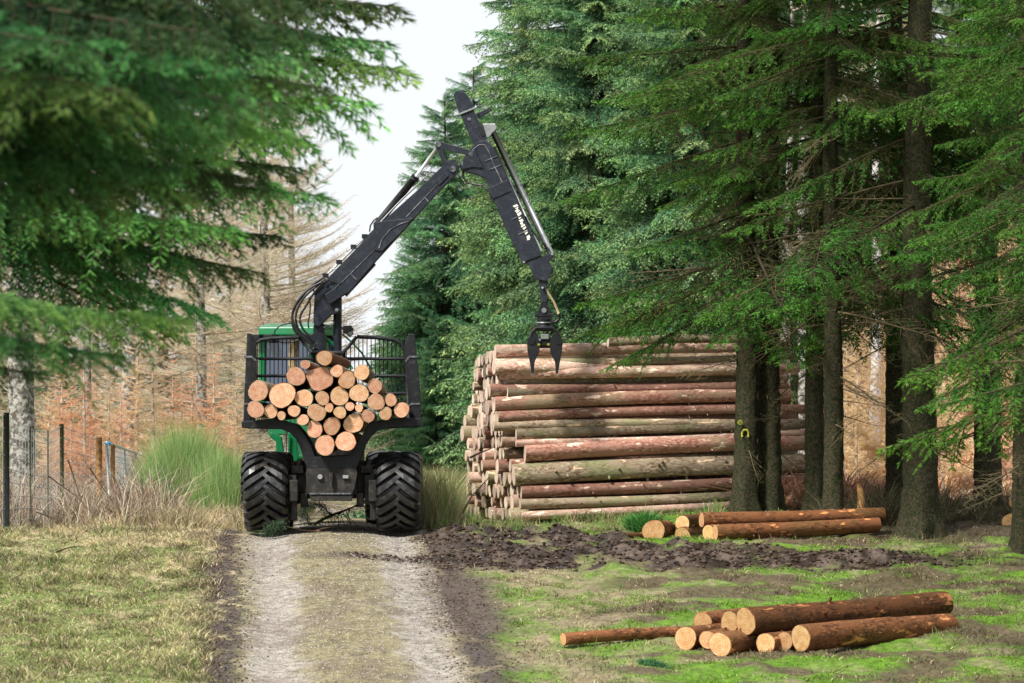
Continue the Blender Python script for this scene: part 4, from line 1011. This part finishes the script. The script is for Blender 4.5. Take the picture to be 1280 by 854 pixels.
# the open-grown spruces on the left, branches reaching over the track
def reach_tree(name, x, y, H_, r, tips, label, seed, tmpl, scale_w=1.0, generic=None):
    z0 = float(H(np.array([x]), np.array([y]))[0]); tm, ax = trunk_mb(H_, r, (0, 0), 1.4, seed)
    c = Crown(); rg = np.random.default_rng(seed)
    for k, (px, py, D, rise) in enumerate(tips):
        tip_ = V(px, py, D) - [x, y, z0]; z = min(tip_[2] + rise, H_ - .3); a = np.array([0, 0, z])
        d = tip_ - a; L = np.linalg.norm(d); az = math.atan2(d[1], d[0]); pt = math.asin(d[2] / L)
        T = tmpl[k % len(tmpl)]
        c.put(T, a, az, pt + .10, rg.normal(0, .2), L, rg.choice([.4, .7, 1.0, 1.3, 2.0]) * np.array([rg.uniform(.55, 1.1), 1.05, rg.uniform(.8, 1.2)]))
    if generic:
        for k in range(generic):
            zz = rg.uniform(3, H_ - 1); c.put(T_farc[0], np.array([0, 0, zz]), rg.uniform(1.7, 4.6), rg.normal(0, .2), 0, 3 * (1 - zz / H_) + .6)
    return proto_tree(name, c, tm, M_bark_dark, x, y, label, 'spruces overhanging the track on the left', z0)
tA = [(385, 45, 33, 1.0), (400, 115, 33.5, .8), (355, 170, 34, .7), (320, 230, 34, .6), (240, 250, 35, .6), (120, 230, 34, .5), (360, 10, 32, 1.0), (300, 100, 31, .8), (240, 50, 31, .8), (270, 175, 32, .6), (205, 215, 32, .5), (150, 120, 30, .8),
      (130, 165, 33, .5), (80, 60, 30, .7), (320, 60, 35, .9), (200, 10, 33, .8), (240, 140, 36, .7), (385, 85, 36, .9), (100, 10, 32, .8), (330, 140, 32, .7), (60, 110, 32, .6)]
reach_tree('spruce_tree', -5.3, 33, 14, .25, tA, 'nearest spruce, its blurred green branches filling the top left corner', 301, T_full, generic=120)
tB = [(500, 92, 46, .9), (478, 58, 46, .8), (492, 14, 47, .8), (465, 140, 45, .7), (405, 250, 46, .7), (370, 215, 46, .7), (345, 300, 47, .6), (325, 345, 48, .9), (290, 290, 45, .7), (170, 290, 46, .6), (275, 400, 49, 1.3), (235, 330, 47, .8),
      (380, 180, 47, .7), (450, 10, 45, .7), (205, 425, 50, 1.4), (440, 60, 48, .8), (380, 140, 48, .7)]
reach_tree('spruce_tree', -6.2, 47, 16, .28, tB, 'spruce behind the nearest one, its sharper twigs hanging down over the track', 302, T_full, generic=100)
tC = [(225, 402, 37, .35), (150, 448, 37, .45), (90, 400, 38, .4), (50, 470, 38, .3)]
reach_tree('spruce_tree', -5.4, 38.0, 12, .22, tC, 'spruce left of the frame with low dark sprays hanging over the fence', 303, T_full, generic=80)

# bare larches and lichened trunks of the wood on the left
G3 = 'bare larches in the wood on the left'
lar = proto_tree('larch_tree', make_tree(91, 12.5, .8, 2.6, T_bare, .34, 6, pitch=(-.05, .6), power=.7), trunk_mb(12.5, .15, seed=5, flare=1.2)[0], M_bark_grey, X_(330, 108), 108,
                 'bare tan larch whose fine twigs fade into the sky left of the crane', G3)
lar2 = proto_tree('larch_tree', make_tree(92, 11, .6, 2.2, T_bare, .36, 5, pitch=(-.1, .5), power=.7), trunk_mb(11, .13, seed=6, flare=1.2)[0], M_bark_grey, X_(250, 100), 100,
                  'bare larch in the wood behind the green broom', G3)
rl = random.Random(3)
for k, (px, D) in enumerate(((285, 118), (205, 112), (140, 118), (75, 110), (15, 114), (365, 122), (330, 134), (240, 134), (120, 138), (40, 136), (345, 142), (290, 150), (140, 150), (0, 150), (320, 156))):
    dup(lar if k % 2 else lar2, X_(px, D), D, rl.uniform(0, 6), 'bare tan larch standing in the thick of the wood left of the track', rl.uniform(.85, 1.1), group=G3)
far_dark = [(300, 128, .33), (215, 122, .36), (165, 126, .42), (95, 124, .4), (50, 128, .5), (345, 140, .38), (265, 138, .5), (20, 118, .45), (200, 178, .5), (110, 176, .55), (20, 180, .5), (250, 150, .32), (130, 140, .3), (70, 160, .35)]
for k, (px, D, s) in enumerate(far_dark):
    dup(far_b, X_(px, D), D, k, 'dim evergreen showing between the bare larches of the left wood', s, group='evergreens in the left wood')
def old_trunk(px, D, r, H_, lab, bark, seed, nl=14, zc=3.0, group=None):
    tm, ax = trunk_mb(H_, r, (rl.uniform(-.2, .2), 0), 1.25, seed); c = Crown(); rg = np.random.default_rng(seed)
    for k in range(nl):
        zz = rg.uniform(1.8, H_ - 1); c.put(T_bare[k % 3] if zz > zc else T_dead[k % 3], ax(zz), rg.uniform(0, 6.28), rg.uniform(-.2, .4), 0, rg.uniform(.8, 2.4))
    return proto_tree('larch_tree' if bark is M_bark_grey else 'birch_tree', c, tm, bark, X_(px, D), D, lab, group)
old_trunk(27, 88, .26, 14, 'thick grey trunk mottled with pale lichen behind the fence at the left edge', M_bark_grey, 311, 26)
old_trunk(158, 97, .15, 12, 'slim grey lichened trunk above the metal gate', M_bark_grey, 312, 18)
old_trunk(108, 101, .10, 11, 'thin grey trunk between the thick lichened trunk and the gate', M_bark_grey, 313, 14)
old_trunk(1092, 98, .115, 12, 'slender white birch trunk lit between the dark spruces on the right', M_bark_white, 314, 14)
old_trunk(1006, 92, .15, 12, 'pale grey trunk at the right end of the log stack', M_bark_grey, 315, 10)
old_trunk(980, 96, .11, 12, 'thin pale trunk showing right of the double spruce, above the stack', M_bark_grey, 316, 12)

# young larch saplings, pinkish, behind the fence and on the slope
def sapling(seed, H_, tint):
    c = Crown(); rg = np.random.default_rng(seed); z = .25
    while z < H_ - .1:
        for k in range(3):
            c.put(T_pale[rg.integers(2)], np.array([0, 0, z]), rg.uniform(0, 6.28), rg.uniform(-.05, .35), 0, (.62 * (1 - z / H_) + .12) * rg.uniform(.7, 1.2), tint)
        z += .09
    return c
G4 = 'bare young larches behind the fence'
sp = proto_tree('sapling', sapling(321, 3.4, (1.0, .88, .76)), trunk_mb(3.4, .04, seed=9, flare=1.1)[0], M_sap, X_(193, 90), 90, 'pale larch sapling with upswept twigs, just left of the green broom', G4)
sq = proto_tree('sapling', sapling(322, 3.0, (1.0, .62, .50)), trunk_mb(3.0, .035, seed=10, flare=1.1)[0], M_sap, X_(242, 92), 92, 'pink twigged sapling standing right behind the green broom', G4)
for k, (px, D) in enumerate(((62, 93), (90, 92), (118, 95), (135, 91), (150, 94), (105, 90), (170, 96), (215, 97), (268, 95), (285, 98), (78, 96), (228, 99), (295, 93))):
    dup(sq if k % 3 else sp, X_(px, D), D, rl.uniform(0, 6), 'pinkish bare sapling in the thicket between the fence and the larch wood', rl.uniform(.75, 1.15), group=G4)
G5 = 'bare saplings on the bracken slope'
tz = proto_tree('sapling', sapling(323, 4.2, (1.05, .95, .8)), trunk_mb(4.2, .03, seed=11, flare=1.1)[0], M_sap, X_(1072, 94), 94, 'straw coloured sapling with dense twigs just left of the white birch', G5)
for k, (px, D) in enumerate(((1058, 97), (1085, 95), (1100, 99), (1112, 94), (1125, 101), (1175, 100), (1185, 105), (1205, 98), (1262, 102), (1180, 93), (1268, 96))):
    dup(tz, X_(px, D), D, rl.uniform(0, 6), 'pale bare sapling on the orange slope between the dark trunks', rl.uniform(.55, 1.1), group=G5)

# ------------------------------------------------------------------ broom, brambles, bracken, litter, twigs
def clump(name, label, cat, cx, cy_, n, rx_, ry_, h0, h1, tint, wd=.010, lean=.35, kind=None, group=None, up=1.0):
    r_ = np.sqrt(NR.uniform(0, 1, n)); a = NR.uniform(0, 6.283, n)
    x = cx + rx_ * r_ * np.cos(a); y = cy_ + ry_ * r_ * np.sin(a)
    h = NR.uniform(h0, h1, n) * (1.05 - .5 * r_ ** 2)
    c = np.array(tint)[NR.integers(0, len(tint), n)] * NR.uniform(.7, 1.3, (n, 1))
    P = np.stack([x, y, H(x, y) - .02], 1)
    v, f, cc = blades(P, h, wd, lean, np.clip(c, 0, .8), NR, up=up)
    m = MB(); m.add(v, f, 0, cc); o = m.build(name, M_blade, off=(cx, cy_, 0)); o.location = (cx, cy_, 0)
    return tag(o, label, cat, group, kind)
BR = [(.20, .40, .10), (.28, .50, .14), (.14, .28, .08), (.42, .56, .24), (.46, .42, .24)]
clump('broom_bush', 'large bright green broom bush with upright stems left of the rear wheel', 'bush', X_(232, 88), 88, 13000, .85, .8, 1.1, 2.5, BR, lean=.22, group='green broom bushes')
clump('broom_bush', 'smaller broom bush on the right, leaning towards the rear wheel', 'bush', X_(280, 87), 87, 7000, .6, .7, .8, 1.9, BR, lean=.22, group='green broom bushes')
clump('broom_bush', 'low broom bush next to the metal gate', 'bush', X_(200, 89), 89, 2600, .28, .4, .7, 1.6, BR, lean=.22, group='green broom bushes')
TW = [(.46, .32, .22), (.22, .13, .09), (.66, .56, .42), (.12, .08, .06), (.74, .66, .52)]
grass_field('brambles', 'tangle of dead bramble canes and stalks along the fence', 12000, -9.2, -5.9, 81.2, 90, .35, 1.05, lambda x, y: .35 + .65 * smooth(.35, .55, fbm(x * 1.3, y * .8, 83)), wd=.013, lean=1.1, tint=TW, cat='brambles')
grass_field('thicket', 'rusty brown scrub at the foot of the left wood', 16000, -10, -4.6, 89, 104, .4, 1.15, lambda x, y: .9 * np.ones_like(x), wd=.015, lean=.6, tint=[(.42, .26, .17), (.36, .29, .17), (.56, .44, .30), (.24, .28, .12)], cat='thicket')
grass_field('thicket', 'olive undergrowth far off under the left wood', 26000, -16, -6.2, 104, 150, .6, 2.3, lambda x, y: .9 * np.ones_like(x), wd=.03, lean=.6, tint=[(.26, .24, .11), (.36, .28, .16), (.20, .24, .09)], cat='thicket')
grass_field('bracken', 'orange brown fallen bracken covering the slope on the right', 60000, 4.5, 17, 90, 124, .06, .38, lambda x, y: np.ones_like(x), wd=.055, lean=2.2, tint=[(.74, .42, .26), (.84, .56, .40), (.34, .15, .08), (.86, .70, .54), (.50, .36, .16)], cat='bracken')
grass_field('leaf_litter', 'rust coloured leaves heaped around the right end of the stack', 9000, 4.3, 6.3, 83.4, 86.5, .04, .7, lambda x, y: np.ones_like(x), wd=.06, lean=1.8, tint=[(.50, .26, .16), (.60, .36, .24), (.34, .18, .10)], cat='leaves')
grass_field('brushwood', 'dark dead brushwood heaped under the spruces on the right', 26000, 5.2, 9.6, 80.6, 88, .12, .62, lambda x, y: smooth(.3, .5, fbm(x * .9, y * .6, 87)), wd=.014, lean=2.2, tint=[(.11, .10, .055), (.16, .13, .08), (.07, .08, .035), (.22, .19, .12)], cat='brushwood', bright=1)
grass_field('brushwood', 'grey brown twigs strewn on the forest floor at the lower right', 9000, 5.0, 8.4, 64, 80, .03, .22, lambda x, y: smooth(-.6, 1.4, x - 5.6 - (y - 64) * .02), wd=.010, lean=3, tint=[(.15, .12, .08), (.24, .19, .13), (.09, .10, .04)], cat='brushwood', bright=1)
clump('bush', 'small leafy green bush growing at the foot of the stack, by the stub', 'bush', X_(808, 80.6), 80.6, 2600, .32, .3, .15, .5, [(.08, .26, .05), (.13, .36, .09), (.06, .18, .05)], wd=.028, lean=1.1)
clump('fir_seedling', 'tiny dark seedling in the grass left of the foreground heap', 'seedling', X_(818, 63.4), 63.4, 700, .22, .2, .05, .16, [(.05, .16, .07), (.08, .22, .10)], wd=.02, lean=1.6)
grass_field('twig_litter', 'dead twigs and dark leaf scraps strewn through the right hand moss', 15000, -.6, 9.2, 60, 82, .02, .14, lambda x, y: smooth(.35, .6, fbm(x * 1.2, y * 1.2, 62)) * (x - roadx(y) > 2), wd=.011, lean=6, up=.8, tint=[(.09, .06, .04), (.16, .11, .07), (.26, .17, .10), (.05, .07, .03)], cat='litter')
grass_field('twig_litter', 'dead twigs and dark scraps strewn over the left verge', 8000, -9.3, -4.4, 60, 82, .02, .12, lambda x, y: smooth(.35, .6, fbm(x * 1.2, y * 1.2, 63)), wd=.010, lean=6, up=.8, tint=[(.12, .08, .05), (.22, .15, .09), (.07, .08, .03)], cat='litter')
grass_field('weeds', 'darker green weeds standing in tufts on the verges', 12000, -9.3, 9.2, 60, 80, .05, .17, lambda x, y: smooth(.60, .68, fbm(x * 2.1, y * 1.7, 64)) * (np.abs(x - roadx(y)) > 2.1) * (1 - mudmask(x, y)), wd=.014, lean=.9, tint=[(.09, .20, .04), (.14, .27, .05), (.40, .36, .16)], cat='weeds')
# pebbles on the track and clods in the mud
def stones(name, label, n, fx, r0, r1, mats, cols, cat):
    m = MB(); base = np.array([(1,0,0),(0,1,0),(-1,0,0),(0,-1,0),(0,0,.7),(0,0,-.7)], float); tri = np.array([(0,1,4),(1,2,4),(2,3,4),(3,0,4),(1,0,5),(2,1,5),(3,2,5),(0,3,5)])
    P = fx(n); n = len(P); r = NR.uniform(r0, r1, n) ** 1
    v = base[None] * r[:, None, None] * NR.uniform(.6, 1.3, (n, 6, 3)) + P[:, None]
    f = tri[None] + np.arange(n)[:, None, None] * 6; c = np.array(cols)[NR.integers(0, len(cols), n)] * NR.uniform(.7, 1.25, (n, 1))
    m.add(v.reshape(-1, 3), f.reshape(-1, 3), 0, np.repeat(c, 6, axis=0)); return tag(m.build(name, mats), label, cat, kind='stuff')
def fx_track(n):
    y = NR.uniform(60, 86, n); x = roadx(y) + NR.uniform(-1.5, 1.5, n); return np.stack([x, y, H(x, y) + .002], 1)
stones('gravel', 'loose pale stones scattered on the track', 20000, fx_track, .004, .015, M_twig, [(.40, .37, .34), (.26, .23, .20), (.48, .45, .42), (.18, .16, .14)], 'gravel')
def fx_mud(n):
    x = NR.uniform(-2.6, 8, n * 2); y = NR.uniform(66, 81, n * 2); k = mudmask(x, y) > NR.uniform(.15, 1, n * 2); x, y = x[k][:n], y[k][:n]; return np.stack([x, y, H(x, y) + .01], 1)
stones('clods', 'dark churned clods of mud across the ground', 12000, fx_mud, .01, .045, M_twig, [(.045, .03, .022), (.08, .055, .042), (.12, .09, .072), (.03, .02, .015)], 'mud')
def fx_edge(n):
    y = NR.uniform(60, 80, n); x = roadx(y) + np.where(NR.uniform(0, 1, n) < .5, NR.normal(-1.8, .22, n), NR.normal(1.72, .3, n)); return np.stack([x, y, H(x, y) + .004], 1)
stones('clods', 'small dark crumbs of earth along both edges of the track', 5000, fx_edge, .006, .024, M_twig, [(.09, .065, .05), (.15, .115, .09), (.055, .04, .03)], 'mud')

# fallen branches and sticks
def branch(name, label, pts, r, group=None, col=(.16, .11, .07), twigs=0, seed=0, drop=0, leafy=False):
    rg = np.random.default_rng(seed); P = np.array([V(*p) for p in pts]); m = MB()
    m.tube(P, np.linspace(r, r * .35, len(P)), 6, 0, True, col)
    for k in range(twigs):
        t = rg.uniform(.05, 1) * (len(P) - 1); a = np.array([np.interp(t, range(len(P)), P[:, c]) for c in range(3)])
        d = np.array([rg.normal(0, .16), rg.normal(0, .16), rg.normal(0, .10) - drop * rg.uniform(0, .3)])
        e = a + d * .5 + [0, 0, .02]; f_ = a + d * 1.2 - [0, 0, drop * .12]; m.tube([a, e, f_], [r * .3, r * .2, r * .1], 4, 0, False, col)
    o = m.build(name, M_twig, off=tuple(P[0])); o.location = tuple(P[0]); tag(o, label, 'branch', group)
    if leafy:
        n = 900; t = rg.uniform(0, len(P) - 1, n); a = np.stack([np.interp(t, range(len(P)), P[:, c]) for c in range(3)], 1) + rg.normal(0, .05, (n, 3))
        v, f, cc = blades(a + [0, 0, 0], rg.uniform(.04, .13, n), .012, 2.0, np.array([(.045, .085, .045), (.08, .13, .06), (.03, .05, .03)])[rg.integers(0, 3, n)], rg, up=-.6)
        q = MB(); q.add(v, f, 0, cc); q.build('needles', M_leaf, o, off=tuple(P[0]))
    return o
branch('fallen_branch', 'black snapped branch leaning up under the chassis, tuft of needles at its foot', [(392, 656, 83.5), (398, 652, 83.5), (420, 642, 83.3), (437, 636, 83.1), (462, 623, 82.9)], .030, twigs=26, seed=1, drop=.7, col=(.03, .03, .025))
branch('fallen_branch', 'arched twiggy branch with drooping needles under the chassis', [(388, 657, 83.2), (378, 640, 83.2), (388, 630, 83.2), (402, 632, 83.2), (416, 646, 83.2)], .014, twigs=46, seed=2, drop=.5, col=(.05, .055, .04), leafy=True)
branch('fallen_branch', 'small green spruce sprig lying against the left rear wheel', [(332, 664, 79.8), (345, 660, 79.75), (352, 655, 79.8)], .010, twigs=10, seed=3, col=(.10, .16, .06), leafy=True)
branch('fallen_branch', 'bent brown stick lying between the rear wheels', [(352, 661, 80.6), (362, 659, 80.5), (380, 663, 80.5), (400, 664, 80.4)], .020, twigs=4, seed=4, col=(.28, .17, .11))
gz = lambda px, py0, D: (px, HZ + (ZC - float(H(np.array([X_(px, D)]), np.array([D]))[0]) - .02) * FPX / D, D)
for k, (a, b, D, lab) in enumerate(((70, 105, 76.5, 'thin stick lying in the grass near the fence'), (2, 30, 72.5, 'short dark stick at the left edge of the verge'), (235, 262, 69.4, 'small green sprig beside the left edge of the track'),
                                    (140, 175, 67.5, 'forked twig lying in the middle of the left verge'), (1020, 1060, 62.9, 'thin pale stick on the moss in front of the foreground heap'), (600, 640, 80.2, 'thin greenish stick on the mud bank left of the stack'))):
    branch('stick', lab, [gz(a, 0, D), gz((a + b) / 2, 0, D + .2), gz(b, 0, D + .5)], .014, 'sticks lying on the ground', twigs=3, seed=20 + k)
for k, (pts, lab) in enumerate((([(112, 585, 80.5), (130, 612, 80.4), (150, 640, 80.3)], 'dark bare cane arching down in front of the gate post'), ([(60, 595, 80.6), (95, 620, 80.5), (128, 655, 80.3)], 'long dark cane slanting across the fence foot'),
                                ([(45, 640, 80.4), (72, 650, 80.3), (98, 668, 80.1)], 'low dark cane bending to the ground at the left'), ([(85, 575, 80.7), (100, 620, 80.5), (112, 655, 80.3)], 'upright dark cane left of the gate post'))):
    branch('cane', lab, pts, .012, 'dark canes by the fence', twigs=6, seed=40 + k, col=(.10, .07, .05))
for k, (pts, lab) in enumerate((([(577, 642, 83.0), (590, 620, 83.4), (612, 596, 83.9)], 'dark branch leaning against the lower end of the stack'), ([(588, 572, 84.4), (600, 566, 84.1), (616, 560, 83.9)], 'dark branch stub poking from the middle of the stack end'))):
    branch('stick', lab, pts, .022, 'sticks leaning on the stack', seed=50 + k, col=(.05, .04, .03))
# broken stump
st = MB(); p = V(1076, 634, 81.2); st.tube([p + [0, 0, -.1], p + [.01, 0, .15], p + [-.02, 0, .32], p + [-.05, 0, .42]], [.075, .06, .05, .015], 8)
o = st.build('broken_stump', M_stump, off=tuple(p)); o.location = tuple(p); tag(o, 'splintered orange stump poking up right of the slim mossy spruce', 'stump')

# ------------------------------------------------------------------ fence and gate on the left
fence = empty('wire_fence', tuple(V(8, 660, 80.6)), 'deer fence of dark and wooden posts with thin wires on the left', 'fence')
posts = [(8, 516, 662, 80.6, .055, M_post_dark), (38, 534, 664, 81.3, .014, M_post), (60, 538, 662, 82.2, .012, M_post), (77, 530, 640, 83.5, .042, M_post)]
for px, y0, y1, D, r, mm in posts:
    m = MB(); a = V(px, y0, D); b = a.copy(); b[2] = float(H(np.array([a[0]]), np.array([a[1]]))[0]) - .1
    m.tube([b, a], [r, r * .92], 10); m.build('post', mm, fence)
m = MB()
for fz in np.linspace(0.08, 1, 9):
    pts = []
    for px, y0, y1, D, r, mm in [(-40, 505, 664, 79.6, 0, 0)] + posts + [(124, 548, 640, 86, 0, 0)]:
        a = V(px, y0 + 3, D); gzv = float(H(np.array([a[0]]), np.array([a[1]]))[0]); a[2] = gzv + (a[2] - gzv) * fz; pts.append(a)
    m.tube(pts, .006, 4, 0, False)
for u in np.linspace(0, 1, 40):
    ks = np.linspace(0, 1, 6); top = [np.interp(u, ks, [V(p[0], p[1] + 3, p[3])[c] for p in [(-40, 505, 0, 79.6)] + posts + [(124, 548, 0, 86)]]) for c in range(3)]
    b = [top[0], top[1], float(H(np.array([top[0]]), np.array([top[1]]))[0])]; m.tube([b, top], .0045, 3, 0, False)
m.build('wire_mesh', M_wire, fence)
gate = empty('gate', tuple(V(132, 640, 86)), 'galvanised mesh gate hung on a weathered wooden post beside the broom', 'gate')
m = MB()
for (px, y0, D, r) in ((124, 547, 86, .055), (141, 556, 86.2, .04)):
    a = V(px, y0, D); b = a.copy(); b[2] = float(H(np.array([a[0]]), np.array([a[1]]))[0]) - .1; m.tube([b, a + [0, 0, .0]], r, 8)
m.build('gate_post', M_stump, gate)
m = MB(); p = V(134, 555, 85.9); m.tube([p + [-.05, 0, .02], p + [.0, -.05, 0], p + [.06, 0, .03], p + [.02, 0, -.03]], .014, 5); m.build('twine', M_blue, gate)
m = MB()
G = [V(133, 553, 86.0), V(181, 570, 92.0)]; gl = [V(137, 634, 86.0), V(180, 622, 92.0)]
gp = lambda u, w_: (G[0] * (1 - u) + G[1] * u) * (1 - w_) + (gl[0] * (1 - u) + gl[1] * u) * w_
for a, b in (((0, 0), (1, 0)), ((1, 0), (1, 1)), ((1, 1), (0, 1)), ((0, 1), (0, 0)), ((.45, 0), (.45, 1)), ((.75, 0), (.75, 1))): m.tube([gp(*a), gp(*b)], .022, 6)
m.build('gate_frame', M_gate, gate)
m = MB()
for u in np.linspace(0, 1, 34): m.tube([gp(u, 0), gp(u, 1)], .007, 3, 0, False)
for u in np.linspace(0, 1, 12): m.tube([gp(0, u), gp(1, u)], .007, 3, 0, False)
m.build('mesh', M_gate, gate)
for o in list(bpy.data.objects):
    if '_o' in o: del o['_o']
print('logs', sum(1 for o in bpy.data.objects if o.get('category') == 'log'), 'tris', sum(len(m.polygons) for m in bpy.data.meshes))
